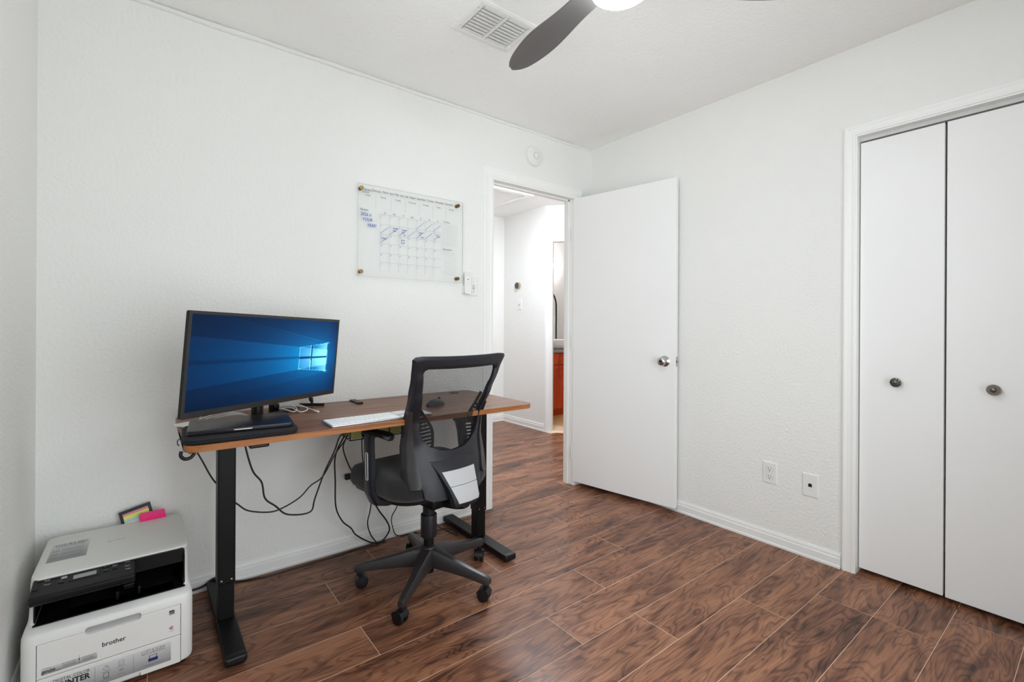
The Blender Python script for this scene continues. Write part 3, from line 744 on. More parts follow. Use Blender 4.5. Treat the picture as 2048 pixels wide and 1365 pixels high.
# armrests
for sg in (-1, 1):
    bm = B(); loops = []
    path = [((.120, .050, .400), .018, .036), ((.19, .050, .400), .017, .036), ((.235, .050, .412), .018, .036), ((.254, .054, .45), .014, .035), ((.252, .062, .54), .0135, .032), ((.248, .074, .62), .0135, .029), ((.244, .084, .66), .014, .029), ((.238, .086, .685), .014, .031)]
    pv = [Vector(p[0]) for p in path]
    for i, (c, th, wy) in enumerate(path):
        d = (pv[min(i+1, len(pv)-1)] - pv[max(i-1, 0)]); d.y = 0; d.normalize(); nn = Vector((d.z, 0, -d.x))
        loops.append([Vector((sg*q.x, q.y, q.z)) for q in [pv[i] + nn*a_*th + Vector((0, b_*wy, 0)) for a_, b_ in ((1, -.7), (1, .7), (.6, 1), (-.6, 1), (-1, .7), (-1, -.7), (-.6, -1), (.6, -1))]])
    loft(bm, loops); a_ = cpart('armrest', bm, DARKP, smooth=42)
    bm = B(); loops = []
    for y, z, hw in ((.118, .674, .016), (.112, .688, .024), (.06, .694, .029), (0, .695, .029), (-.035, .694, .028), (-.058, .692, .024), (-.066, .687, .014)):
        cx_ = .243 - (.118-y)*.05
        loops.append([(sg*(cx_+dx*hw), y, z+dz) for dx, dz in ((-1, -.004), (-.85, .007), (0, .010), (.85, .007), (1, -.004), (.7, -.010), (-.7, -.010))])
    loft(bm, loops); cpart('arm_pad', bm, BLACKP, a_, smooth=45)
    bm = B(); ring = []
    for i in range(28):
        t_ = 2*PI*i/28; y = .064 + math.cos(t_)*.008; z = .555 + (.047 if math.sin(t_) > 0 else -.047) + math.sin(t_)*.008
        ring.append(Vector((sg*.2655 + sg*(-.0015 if z > .55 else .001), y + (z-.555)*.1, z)))
    tube(bm, ring + [ring[0]], .0026, 6, smooth=False); cpart('slot_trim', bm, SILVER, a_, smooth=50)['label'] = 'silver oval slot trim'

# ------------------------------------------------------------------ printer on the floor in the corner
PX0, PX1, PF = -2.877, -2.467, -.494
pr = thing('printer', 'white multifunction laser printer with black control panel on the floor in the corner', 'printer', ((PX0+PX1)/2, -.26, 0))
def pl(z, ins, front, rear=-.022, r=.030):
    return [(x, y, z) for x, y in rrect(PX0+ins, PX1-ins, front, rear, r, None, 7)]
bm = B()
loft(bm, [pl(.012, .010, PF+.010), pl(.020, .002, PF+.002), pl(.03, 0, PF), pl(.205, 0, PF), pl(.226, .0006, PF+.001), pl(.234, .003, PF+.005), pl(.238, .004, PF+.009), pl(.2435, .006, PF+.030), pl(.248, .0075, PF+.041), pl(.258, .009, PF+.048), pl(.290, .010, PF+.058), pl(.325, .009, PF+.072), pl(.3546, .009, PF+.080)])
body = obj('body', bm, PRW, pr, smooth=35)
c = B(); prism(c, rrect(PX0+.022, PX1-.020, .2475, .3535, .010, None, 4, (1, 1, 0, 0)), 'y', -.60, -.20); cut(body, c)
c = B(); box(c, -2.842, -2.500, -.60, PF+.0095, .016, .2085); cut(body, c)
for p in body.data.polygons: p.use_smooth = True
body.data.set_sharp_from_angle(angle=math.radians(32))
bm = B(); box(bm, PX0+.0225, PX1-.0205, -.46, -.205, .2478, .2495); box(bm, PX0+.0225, PX0+.026, -.442, -.205, .2478, .346); box(bm, PX1-.024, PX1-.0205, -.440, -.205, .2478, .346); box(bm, PX0+.0225, PX1-.0205, -.209, -.2, .2478, .346)
prism(bm, [(-.45, .2495), (-.40, .2495), (-.25, .285), (-.21, .285), (-.21, .2495)], 'x', -2.78, -2.52)
obj('output_tray', bm, PRB, pr)
for x in (-2.665, -2.61):
    bm = B(); box(bm, x-.004, x+.004, -.43, -.38, .2495, .275, bev=.002); obj('paper_guide', bm, PRB, pr)
bm = B(); box(bm, -2.652, -2.622, -.40, -.36, .262, .278, bev=.003); obj('paper_stop', bm, PRB, pr)
bm = B()
loft(bm, [pl(.3560, .0095, PF+.0805), pl(.362, .0095, PF+.082, -.045), pl(.3665, .0105, PF+.085, -.055), pl(.3690, .015, PF+.091, -.062)])
obj('scanner_lid', bm, PRW2, pr, smooth=32)
bm = B(); prism(bm, rrect(PX0+.022, PX1-.020, .318, .3625, .010, None, 4, (0, 0, 1, 1)), 'y', -.4195, -.402)
bz = obj('front_bezel', bm, PRB, pr, bevel=.002)
bm = B(); box(bm, -2.63, PX1-.022, -.4203, -.415, .3485, .3498); obj('bezel_groove', bm, DARK, bz)
bm = B(); loft(bm, [pl(.3548, .0112, PF+.083), pl(.3562, .0112, PF+.083)]); obj('lid_gap', bm, DARK, pr)
# control panel
cpx0, cpx1 = -2.860, -2.619
bm = B(); prism(bm, [(-.402, .3640), (-.486, .3460), (-.4915, .3415), (-.4915, .3255), (-.485, .318), (-.40, .312)], 'x', cpx0, cpx1)
cp = obj('control_panel', bm, PRB, pr, bevel=.004)
def on_panel(u, v, h=.0006):
    """u along x, v 0..1 from the front edge up the slope"""
    return Vector((u, -.486 + .084*v, .346 + .018*v + h))
PM = Matrix(((1, 0, 0, 0), (0, .9778, -.2095, 0), (0, .2095, .9778, 0), (0, 0, 0, 1)))
def pbox(bm, u, v, w, d, h): box(bm, -w/2, w/2, -d/2, d/2, 0, h, M=Matrix.Translation(on_panel(u, v, 0)) @ PM, bev=min(.0012, h*.45), seg=1)
bm = B(); pbox(bm, -2.742, .62, .074, .036, .0012); obj('display_frame', bm, PRB, cp)
bm = B(); pbox(bm, -2.742, .60, .054, .019, .0018); obj('display', bm, mat('lcd_grey', (150, 156, 152), .2), cp)
for u, v, m_ in ((-2.790, .72, PRG), (-2.795, .50, BLACKP), (-2.692, .78, BLACKP), (-2.693, .55, BLACKP), (-2.670, .80, BLACKP), (-2.671, .58, BLACKP), (-2.640, .76, mat('stop_button_dark_red', (80, 36, 44), .4)), (-2.640, .52, mat('start_button_green', (50, 84, 66), .4)), (-2.850, .40, BLACKP)):
    bm = B(); pbox(bm, u, v, .014, .0095, .0022); obj('button', bm, m_, cp)
bm = B()
TP = lambda u, v: Matrix.Translation(on_panel(u, v, .0022)) @ PM
for s_, u, v in (('WiFi', -2.833, .72), ('Toner', -2.833, .50), ('2 in 1', -2.797, .70), ('ID', -2.799, .50), ('Menu', -2.698, .78), ('OK', -2.697, .55), ('Clear', -2.678, .68), ('Stop/Exit', -2.650, .93), ('Start', -2.646, .52), ('Copy', -2.645, .30)):
    text(bm, s_, .0062, TP(u, v))
obj('panel_lettering', bm, WHITEP, cp)['kind'] = 'stuff'
# front cover with a handle recess, and the paper tray below it
bm = B(); box(bm, -2.8405, -2.5015, PF-.0012, PF+.009, .1085, .2072, bev=.0015, seg=1); fc = obj('front_cover', bm, PRW, pr)
c = B(); prism(c, rrect(-2.737, -2.604, .1975, .24, .008, None, 5, (1, 1, 0, 0)), 'y', -.52, PF+.0075); cut(fc, c)
c = B(); prism(c, rrect(-2.737, -2.604, .1975, .2185, .008, None, 5), 'y', -.52, PF+.012); cut(body, c)
bm = B(); prism(bm, rrect(-2.736, -2.605, .1985, .2175, .007, None, 5), 'y', PF+.0065, PF+.0115); obj('handle_recess', bm, PRG, pr)
bm = B(); box(bm, -2.8405, -2.5015, PF-.0012, PF+.009, .0165, .1065, bev=.0015, seg=1); pt = obj('paper_tray', bm, PRW, pr)
c = B(); prism(c, rrect(-2.737, -2.604, .004, .030, .006, None, 5), 'y', -.52, PF+.0075); cut(pt, c)
yS = PF-.0016
def sticker(x0, x1, z0, z1, par, mtl=GRADL, r=.002):
    bm = B(); prism(bm, rrect(x0, x1, z0, z1, r, None, 3), 'y', PF-.0016, PF-.0011); return obj('sticker', bm, mtl, par)
bm = B(); text(bm, 'brother', .0195, on_back(-2.6985, .147, yS), bold=.0003, sx=.92); obj('brand_lettering', bm, INK, fc)
s1_ = sticker(-2.831, -2.709, .1185, .137, fc)
bm = B(); text(bm, 'genuine', .0145, on_back(-2.829, .123, yS-.0003), bold=.0003, sx=.62); text(bm, 'brother', .005, on_back(-2.827, .1345, yS-.0003)); text(bm, 'INK & TONER', .0036, on_back(-2.813, .1195, yS-.0003))
text(bm, 'THE GENUINE CLARITY', .0044, on_back(-2.788, .1330, yS-.0003), sx=.7); text(bm, 'THE GENUINE CHOICE', .0044, on_back(-2.7445, .1330, yS-.0003), sx=.7)
for i in range(3):
    quadline(bm, (-2.785, yS-.0003, .130-.0025*i), (-2.755, yS-.0003, .130-.0025*i), .0006, (0, 1, 0)); quadline(bm, (-2.742, yS-.0003, .130-.0025*i), (-2.716, yS-.0003, .130-.0025*i), .0006, (0, 1, 0))
quadline(bm, (-2.7495, yS-.0003, .121), (-2.7495, yS-.0003, .144), .0007, (0, 1, 0)); lathe(bm, [(.0018, 0), (.0018, .0002)], (-2.7495, yS, .1325), (0, -1, 0), 12)
obj('sticker_lettering', bm, INK, s1_)
bm = B(); prism(bm, rrect(-2.532, -2.518, .1825, .196, .0006, None, 2), 'y', PF-.0016, PF-.0011); es = obj('energy_label', bm, INK, fc)
bm = B(); tube(bm, [(-2.5305, yS-.0002, .187), (-2.527, yS-.0002, .1915), (-2.524, yS-.0002, .189), (-2.5195, yS-.0002, .1925)], .0006, 5); quadline(bm, (-2.531, yS-.0003, .185), (-2.519, yS-.0003, .185), .0012, (0, 1, 0)); obj('label_mark', bm, WHITEP, es)
for nm, rgb, dx, dz in (('blue', (40, 50, 150), -.0022, 0), ('magenta', (196, 40, 90), .0022, .001), ('orange', (224, 120, 50), 0, -.002)):
    bm = B(); cx_, cz_ = -2.525+dx, .1395+dz
    for a, b in (((-.0045, 0), (0, .005)), ((-.0045, 0), (0, -.005)), ((-.001, 0), (.0025, .004)), ((-.001, 0), (.0025, -.004))):
        quadline(bm, (cx_+a[0], yS+dx*.02, cz_+a[1]), (cx_+b[0], yS+dx*.02, cz_+b[1]), .0012, (0, 1, 0))
    obj('colour_mark', bm, mat('mark_'+nm, rgb, .5), fc)
bm = B(); text(bm, 'COLOR', .0038, on_back(-2.532, .1275, yS)); obj('colour_lettering', bm, INKG, fc)
s2_ = sticker(-2.838, -2.527, .034, .0965, pt)
bm = B()
text(bm, 'DIGITAL COLOR', .0135, on_back(-2.7255, .0855, yS-.0003), align='RIGHT', sx=.80)
text(bm, 'PRINTER', .0235, on_back(-2.7255, .0665, yS-.0003), bold=.0007, align='RIGHT', sx=.86)
obj('sticker_lettering', bm, INK, s2_)
bm = B(); yy = yS-.0003
quadline(bm, (-2.714, yy, .038), (-2.714, yy, .093), .0007, (0, 1, 0)); quadline(bm, (-2.6225, yy, .038), (-2.6225, yy, .093), .0007, (0, 1, 0))
text(bm, 'COPY & SCAN', .0112, on_back(-2.5735, .0845, yy), align='CENTER', sx=.86); text(bm, 'DIRECTLY FROM THE DEVICE', .0056, on_back(-2.5735, .0785, yy), align='CENTER', sx=.82, bold=.0001)
def ringline(bm, cx_, cz_, r, w, a0=0, a1=2*PI, n=20):
    P = [(cx_+math.cos(a0+(a1-a0)*i/n)*r, yy, cz_+math.sin(a0+(a1-a0)*i/n)*r) for i in range(n+1)]
    for a, b in zip(P, P[1:]): quadline(bm, a, b, w, (0, 1, 0))
ringline(bm, -2.688, .078, .0062, .0009); quadline(bm, (-2.688, yy, .078), (-2.6855, yy, .081), .0009, (0, 1, 0)); quadline(bm, (-2.6905, yy, .0858), (-2.6855, yy, .0858), .0012, (0, 1, 0))
for a, b in (((-.006, -.007), (.003, -.007)), ((.003, -.007), (.006, -.004)), ((.006, -.004), (.006, .007)), ((.006, .007), (-.006, .007)), ((-.006, .007), (-.006, -.007))):
    quadline(bm, (-2.652+a[0], yy, .080+a[1]), (-2.652+b[0], yy, .080+b[1]), .0010, (0, 1, 0))
text(bm, '2', .008, on_back(-2.6545, .0775, yy))
for a, b in (((-.006, -.008), (.006, -.008)), ((.006, -.008), (.006, .008)), ((.006, .008), (-.006, .008)), ((-.006, .008), (-.006, -.008)), ((-.006, -.0055), (.006, -.0055))):
    quadline(bm, (-2.688+a[0], yy, .056+a[1]), (-2.688+b[0], yy, .056+b[1]), .0016, (0, 1, 0))
for r in (.003, .006, .009): ringline(bm, -2.652, .052, r, .0014, PI*.25, PI*.75, 8)
for x, z, w in ((-2.688, .0675, .022), (-2.652, .0685, .022), (-2.688, .0440, .024), (-2.652, .0465, .018), (-2.5735, .0445, .05), (-2.5735, .0415, .036)):
    quadline(bm, (x-w/2, yy, z), (x+w/2, yy, z), .0011, (0, 1, 0))
obj('sticker_icons', bm, INKG, s2_)
bm = B()
for poly in ([(-.012, -.009), (.012, -.009), (.0125, .001), (-.0125, .001)], [(-.009, .001), (-.0105, .0105), (-.009, .0105), (-.0075, .001)], [(.009, .001), (.0105, .0105), (.009, .0105), (.0075, .001)], [(-.0105, .0095), (.0105, .0095), (.0105, .0108), (-.0105, .0108)]):
    bm.faces.new([bm.verts.new((-2.5735+x, yy, .0615+z)) for x, z in poly])
obj('device_picture', bm, NAVY, s2_)
# sticker and embossed name on the lid
bm = B(); box(bm, -2.846, -2.750, -.302, -.142, .3690, .3694); s3_ = obj('sticker', bm, GRADL.copy(), pr)
_n = s3_.data.materials[0].node_tree
for l in list(_n.links):
    if l.to_node.type == 'VALTORGB': _n.links.remove(l)
_n.links.new([q for q in _n.nodes if q.type == 'SEPXYZ'][0].outputs[1], [q for q in _n.nodes if q.type == 'VALTORGB'][0].inputs[0])
def flat(x, y, z=.3697): return Matrix.Translation((x, y, z))
bm = B(); text(bm, 'TOP-RATED', .0185, flat(-2.798, -.168), bold=.0005, align='CENTER', sx=.86); text(bm, 'COLOR PRINTING', .0095, flat(-2.798, -.181), bold=.0002, align='CENTER', sx=.92)
for i in range(3):
    y = -.212-.031*i
    for k in range(3): quadline(bm, (-2.817, y+.006-.007*k, .3697), (-2.765+.006*((i+k) % 2), y+.006-.007*k, .3697), .0012, (0, 0, 1))
    for a, b in (((-.007, -.006), (.007, -.006)), ((.007, -.006), (.007, .006)), ((.007, .006), (-.007, .006)), ((-.007, .006), (-.007, -.006)), ((-.004, 0), (.004, 0))):
        quadline(bm, (-2.832+a[0], y+a[1], .3697), (-2.832+b[0], y+b[1], .3697), .0012, (0, 0, 1))
obj('sticker_lettering', bm, INKG, s3_)
bm = B(); text(bm, 'brother', .017, flat(-2.699, -.224, .3692), sx=.95); obj('embossed_name', bm, mat('embossed_grey', (150, 150, 148), .5), pr)
for x, y in ((-2.84, -.46), (-2.50, -.46), (-2.84, -.06), (-2.50, -.06)):
    bm = B(); cyl(bm, (x, y, 0), (x, y, .016), .014, None, 14); obj('rubber_foot', bm, BLACKP, pr, smooth=40)

# sticky note pad and flags on the back of the printer
t = thing('sticky_note_pad', 'black-bordered card of coloured sticky tabs leaning on the wall behind the printer', 'sticky notes', (-2.62, -.03, .345))
CM = Matrix.Translation((-2.614, -.0385, .3475)) @ Matrix.Rotation(math.radians(-14), 4, 'X') @ Matrix.Rotation(math.radians(-13), 4, 'Y')
def cb(x0, x1, z0, z1, y0, y1): 
    bm = B(); box(bm, x0, x1, y0, y1, z0, z1, M=CM); return bm
obj('card', cb(-.050, .050, .0, .070, 0, .0015), BLACKP, t)
for i, (m_, z0, z1) in enumerate(((PINK2, .049, .058), (YELLOW, .034, .049), (PALEB, .024, .034), (WPAPER, .008, .024))):
    obj('tab_strip', cb(-.040, .040, z0, z1, -.0012-.0003*i, 0), m_, t)
t = thing('sticky_flag_stack', 'neon pink stack of sticky flags lying on the back edge of the printer', 'sticky notes', (-2.572, -.075, .368))
FM = Matrix.Translation((-2.572, -.066, .3686)) @ Matrix.Rotation(math.radians(4), 4, 'Z') @ Matrix.Rotation(math.radians(24), 4, 'X')
for i in range(3):
    bm = B(); box(bm, -.041+.001*i, .041-.0015*i, -.010+.003*i, .020+.002*i, .0045+.0062*i-.004, .0045+.0062*i+.0016, M=FM); obj('flag_pad', bm, PINK, t)

# ------------------------------------------------------------------ things on the desk
# sleeve with a laptop on it
bm = B(); SM = Matrix.Translation((-2.336, -.537, DZ)) @ Matrix.Rotation(math.radians(-3.5), 4, 'Z')
def slp(k, z): return [SM @ Vector((x*(1), y, z)) for x, y in rrect(-.168+k, .168-k, -.122+k, .122-k, .036, None, 8)]
loft(bm, [slp(.008, .0006), slp(.001, .006), slp(0, .012), slp(.001, .019), slp(.006, .0245), slp(.016, .0262), slp(.05, .0265)])
sl = tag(obj('laptop_sleeve', bm, SLEEVE, smooth=50), 'charcoal padded laptop sleeve lying on the desk corner under the laptop', 'laptop sleeve')
bm = B(); tube(bm, [SM @ Vector((x, y, .0145)) for x, y in rrect(-.1687, .1687, -.1227, .1227, .036, None, 6)], .0014, 6, smooth=False); obj('zipper', bm, BLACKP, sl)
bm = B(); tube(bm, [SM @ Vector(q) for q in ((-.168, -.05, .014), (-.176, -.055, .010), (-.177, -.068, .002), (-.172, -.075, -.004))], .0014, 6); obj('zipper_pull', bm, BLACKP, sl)
lt = thing('laptop', 'closed dark grey metal laptop on the charcoal sleeve', 'laptop', (-2.33, -.535, DZ+.0268))
LM = Matrix.Translation((-2.333, -.538, DZ+.0268)) @ Matrix.Rotation(math.radians(-5.5), 4, 'Z')
def lpl(k, z): return [LM @ Vector((x, y, z)) for x, y in rrect(-.153+k, .153-k, -.109+k, .109-k, .014, None, 6)]
bm = B(); loft(bm, [lpl(.006, .0002), lpl(.0015, .0015), lpl(0, .004), lpl(0, .0098), lpl(.0005, .0102)]); cs = obj('base', bm, SPACEG, lt, smooth=40)
bm = B(); loft(bm, [lpl(.0005, .0106), lpl(0, .011), lpl(0, .0135), lpl(.0012, .0150), lpl(.004, .0154)]); ld = obj('lid', bm, SPACEG, lt, smooth=40)
bm = B(); box(bm, -.026, .026, -.1096, -.1082, .0075, .0098, M=LM); obj('finger_notch', bm, ALU, cs)

# monitor
mL, mR = Vector((-2.5125, -.625)), Vector((-1.912, -.174))
mw = .751; mx_ = Vector((math.cos(.6488), math.sin(.6488))); mn = Vector((mx_.y, -mx_.x))     # facing
mh = .340
mo = thing('monitor', 'wide black computer monitor with a glowing blue wallpaper on the desk', 'monitor', ((mL.x+mR.x)/2, (mL.y+mR.y)/2, DZ))
ctr = Vector((-2.2014, -.4096, 1.0006))
MM = Matrix(((mx_.x, -mn.x, 0, ctr.x), (mx_.y, -mn.y, 0, ctr.y), (0, 0, 1, ctr.z), (0, 0, 0, 1))) @ Matrix.Rotation(math.radians(1.449), 4, 'Y') @ Matrix.Rotation(math.radians(4.18), 4, 'X')
hw, hh = mw/2, mh/2
bm = B()
loft(bm, [[MM @ Vector((x, y_, z)) for x, z in rrect(-hw+k, hw-k, -hh+k, hh-k, .006, None, 4)] for y_, k in ((0, .001), (.001, 0), (.012, 0), (.020, .012), (.040, .09), (.042, .10))])
hs = obj('housing', bm, BLACKP, mo, smooth=35)
bm = B(); BZ, BB = .009, .020
for a, b, c, d in ((-hw, -hw+BZ, -hh, hh), (hw-BZ, hw, -hh, hh), (-hw+BZ, hw-BZ, hh-.010, hh), (-hw+BZ, hw-BZ, -hh, -hh+BB)): box(bm, a, b, -.0022, .0005, c, d, M=MM)
obj('bezel', bm, mat('dark_bezel', (44, 42, 42), .35), mo)
NS, NT = 260, 116
bm = B(); sx0, sx1, sz0, sz1 = -hw+BZ, hw-BZ, -hh+BB, hh-.010
vs = [[bm.verts.new(MM @ Vector((sx0+(sx1-sx0)*i/NS, -.0008, sz1+(sz0-sz1)*j/NT))) for i in range(NS+1)] for j in range(NT+1)]
for j in range(NT):
    for i in range(NS): bm.faces.new((vs[j][i], vs[j+1][i], vs[j+1][i+1], vs[j][i+1]))
sc_ = obj('screen', bm, BLACKP, mo)
def sstep(a, b, x):
    t_ = max(0, min(1, (x-a)/(b-a))); return t_*t_*(3-2*t_)
def ln(p, q, x): return p[1] + (q[1]-p[1])*(x-p[0])/(q[0]-p[0])
def wall_paper(s, t):
    """light streaming to the left out of a four-pane window on a dark blue ground"""
    r = math.hypot((s-.80)*1.0, (t-.51)*.62)
    g = math.exp(-r*4.2)
    base = .035 + .13*math.exp(-((t-.50)/.36)**2)*(.40+.60*s) + .62*g
    base *= 1 - .25*sstep(.9, 1.0, s)
    b_ = base
    if s < .92:
        # the fan of beams, bounded by lines from the window corners
        tu, tl = ln((.918, .31), (.324, .069), s), ln((.911, .714), (.145, .90), s)
        iu, il = ln((.677, .365), (.009, .23), s), ln((.675, .656), (.145, .745), s)
        inside = sstep(tu-.004, tu+.03, t)*(1-sstep(tl-.03, tl+.004, t))
        b_ += inside*.07*math.exp(-(.92-s)*1.6)
        core = sstep(iu-.004, iu+.012, t)*(1-sstep(il-.012, il+.004, t))
        b_ += core*.42*math.exp(-(max(0, .92-s))*2.4)
        for L0, L1, k in (((.918, .31), (.324, .069), .34), ((.677, .365), (.009, .23), .30), ((.675, .656), (.145, .745), .30), ((.911, .714), (.145, .90), .26)):
            d = abs(t-ln(L0, L1, s))
            b_ += k*math.exp(-(d/.0045)**2)*math.exp(-(max(0, L0[0]-s))*2.6)
        # dark bar of the cross
        th = .010 + .016*max(0, .78-s)
        if s < .78: b_ *= 1 - .55*math.exp(-((t-.50)/th)**2)*(.55+.45*s)
    # window panes
    if .675 < s < .918:
        top, bot = ln((.675, .365), (.918, .31), s), ln((.675, .656), (.911, .714), s)
        if top < t < bot and s < .914:
            b_ += .10 + .62*sstep(.76, .93, s)**1.3
            if abs(t-.512) < .013 or abs(s-(.776+.01*(t-.34))) < .005: b_ = min(b_*.34, .42)
            if abs(s-.677) < .003 or abs(s-.768-.01*(t-.34)) < .003: b_ += .4
            if min(abs(t-top), abs(t-bot)) < .008: b_ += .35
    if s > .905 and abs(t-.31) < .05: b_ += .5*math.exp(-((s-.917)/.02)**2-((t-.31)/.016)**2)
    if s > .895 and abs(t-.714) < .05: b_ += .5*math.exp(-((s-.911)/.02)**2-((t-.714)/.016)**2)
    b_ = min(1.6, b_)
    b_ = b_**1.25*1.12
    B_ = .012 + .84*b_ + .06*b_**2
    G_ = .003 + .21*b_ + .20*b_**2.0 + max(0, b_-.9)*.3
    R_ = .0002 + max(0, b_-.85)*.35
    return (R_, G_, min(1.1, B_), 1)
ca = sc_.data.color_attributes.new('wallpaper', 'FLOAT_COLOR', 'POINT')
cols = []
for j in range(NT+1):
    for i in range(NS+1): cols.extend(wall_paper(i/NS, j/NT))
ca.data.foreach_set('color', cols)
sm_ = bpy.data.materials.new('screen_glow'); sm_.use_nodes = True; nt = sm_.node_tree; p_ = nt.nodes['Principled BSDF']
at = nt.nodes.new('ShaderNodeAttribute'); at.attribute_name = 'wallpaper'
nt.links.new(at.outputs['Color'], p_.inputs['Emission Color']); p_.inputs['Emission Strength'].default_value = 1.0
p_.inputs['Base Color'].default_value = (.004, .004, .005, 1); p_.inputs['Roughness'].default_value = .35; p_.inputs['Specular IOR Level'].default_value = .08
sc_.data.materials[0] = sm_
# stand: neck behind the panel and two splayed feet
nb = Vector((ctr.x - mn.x*.085, ctr.y - mn.y*.085, 0))
bm = B(); tube(bm, [(ctr.x-mn.x*.03, ctr.y-mn.y*.03, .98), (nb.x, nb.y, .93), (nb.x, nb.y, .85), (nb.x, nb.y, DZ+.012)], lambda t_: .022, 12); obj('stand_neck', bm, BLACKP, mo, smooth=45)
for ex, ey in ((-2.365, -.395), (-2.055, -.125)):
    bm = B(); loops = []
    a, b = Vector((nb.x, nb.y, 0)), Vector((ex, ey, 0)); d = (b-a).normalized(); s_ = Vector((-d.y, d.x, 0))
    for t_, w, zt in ((-.02, .022, .020), (.3, .018, .016), (.8, .013, .010), (1, .009, .006)):
        c = a + (b-a)*t_
        loops.append([c + s_*w + Vector((0, 0, DZ+.0004)), c + s_*w*.8 + Vector((0, 0, DZ+zt)), c - s_*w*.8 + Vector((0, 0, DZ+zt)), c - s_*w + Vector((0, 0, DZ+.0004))])
    loft(bm, loops); obj('stand_foot', bm, BLACKP, mo, smooth=40, bevel=.002)

# keyboard with numeric pad
kb = thing('keyboard', 'slim white and silver keyboard on the desk in front of the chair', 'keyboard', (-1.85, -.58, DZ))
KM = Matrix.Translation((-1.853, -.576, DZ+.0012)) @ Matrix.Rotation(math.radians(1.5), 4, 'Z') @ Matrix.Rotation(math.radians(1.8), 4, 'X')
KW, KD = .418, .115
bm = B(); loft(bm, [[KM @ Vector((x, y, z)) for x, y in rrect(-KW/2+k, KW/2-k, -KD/2+k, KD/2-k, .008, None, 5)] for z, k in ((.0015, .001), (.0022, 0), (.0070, 0), (.0078, .0008))]); obj('deck', bm, ALU, kb, smooth=40)
bm = B(); cyl(bm, KM @ Vector((-KW/2+.02, KD/2-.008, .001)), KM @ Vector((KW/2-.02, KD/2-.008, .001)), .0022, None, 10); obj('rear_foot', bm, ALU, kb, smooth=40)
U = .01905
rows = [[1]*14, [1]*13+[1], [1.5]+[1]*12+[.5+.0], [1.75]+[1]*11+[1.75], [2.25]+[1]*10+[2.25], [1.25, 1, 1.25, 1.25, 5, 1.25, 1.25, 1.25, 1]]
x0k, y0k = -KW/2+.0045, KD/2-.0045
keys = []
hts = [.0105, .0188, .0188, .0188, .0188, .0188]
y = y0k
for r, row in enumerate(rows):
    x = x0k; tot = sum(row); sc = 14.4*U*.985/tot
    for w in row: keys.append((x, x+w*sc, y-hts[r], y)); x += w*sc
    xx = x0k + 14.4*U*.985 + .006
    for j in range(3):
        if r in (3,) or (r == 4 and j != 1): continue
        keys.append((xx+j*.0175, xx+(j+1)*.0175, y-hts[r], y))
    xn = xx + 3*.0175+.006
    for j in range(4): keys.append((xn+j*.0182, xn+(j+1)*.0182, y-hts[r], y))
    y -= hts[r]
kcache = {}
for a, b, c, d in keys:
    k = (round(b-a, 4), round(d-c, 4))
    if k not in kcache:
        b_ = B(); w, h_ = (b-a)/2-.0009, (d-c)/2-.0009
        loft(b_, [[(sx*(w-i_), sy*(h_-i_), z) for sx, sy in ((-1, -1), (1, -1), (1, 1), (-1, 1))] for z, i_ in ((0, 0), (.0014, 0), (.0019, .0005))])
        bmesh.ops.recalc_face_normals(b_, faces=b_.faces[:])
        me = bpy.data.meshes.new('key'); b_.to_mesh(me); b_.free(); me.materials.append(WHITEK); kcache[k] = me
    o = bpy.data.objects.new('key', kcache[k]); C.objects.link(o); o.parent = kb
    o.matrix_parent_inverse = parent_inv(kb); o.matrix_basis = KM @ Matrix.Translation(((a+b)/2, (c+d)/2, .0077))
# letters on the keys, one sheet of print
bm = B(); lab = '1234567890QWERTYUIOPASDFGHJKLZXCVBNM'
pk = [k for k in keys if k[3] < y0k-.008 and k[1]-k[0] < .025][:60]
for i, (a, b, c, d) in enumerate(pk): 
    s_ = lab[i % len(lab)]
    quadline(bm, KM @ Vector(((a+b)/2-.0018, (c+d)/2, .00975)), KM @ Vector(((a+b)/2+.0018, (c+d)/2, .00975)), .0022, (0, 0, 1))
obj('key_legends', bm, INKL, kb)['kind'] = 'stuff'
# mouse
bm = B(); MO = Matrix.Translation((-1.515, -.42, DZ)) @ Matrix.Rotation(math.radians(-62), 4, 'Z')
loops = []
for t_ in [i/12 for i in range(13)]:
    yy_ = -.056+.112*t_; e_ = max(0.02, 1-(2*t_-1)**2)**.5; w = .033*e_**.7; zt = .004 + .027*e_**.8*(1 - .35*(t_-.35)**2*2)
    loops.append([MO @ Vector((math.cos(a)*w, yy_, .0012 + (math.sin(a) if math.sin(a) > 0 else 0)**.8*zt)) for a in [PI*i/14 for i in range(15)]])
loft(bm, loops)
ms = tag(obj('computer_mouse', bm, mat('dark_mouse_plastic', (40, 40, 48), .35), smooth=60), 'dark curved computer mouse on the desk seen through the chair mesh', 'mouse')
bm = B(); cyl(bm, MO @ Vector((-.003, .030, .0265)), MO @ Vector((.003, .030, .0265)), .0085, None, 16); obj('scroll_wheel', bm, BLACKP, ms, smooth=40)
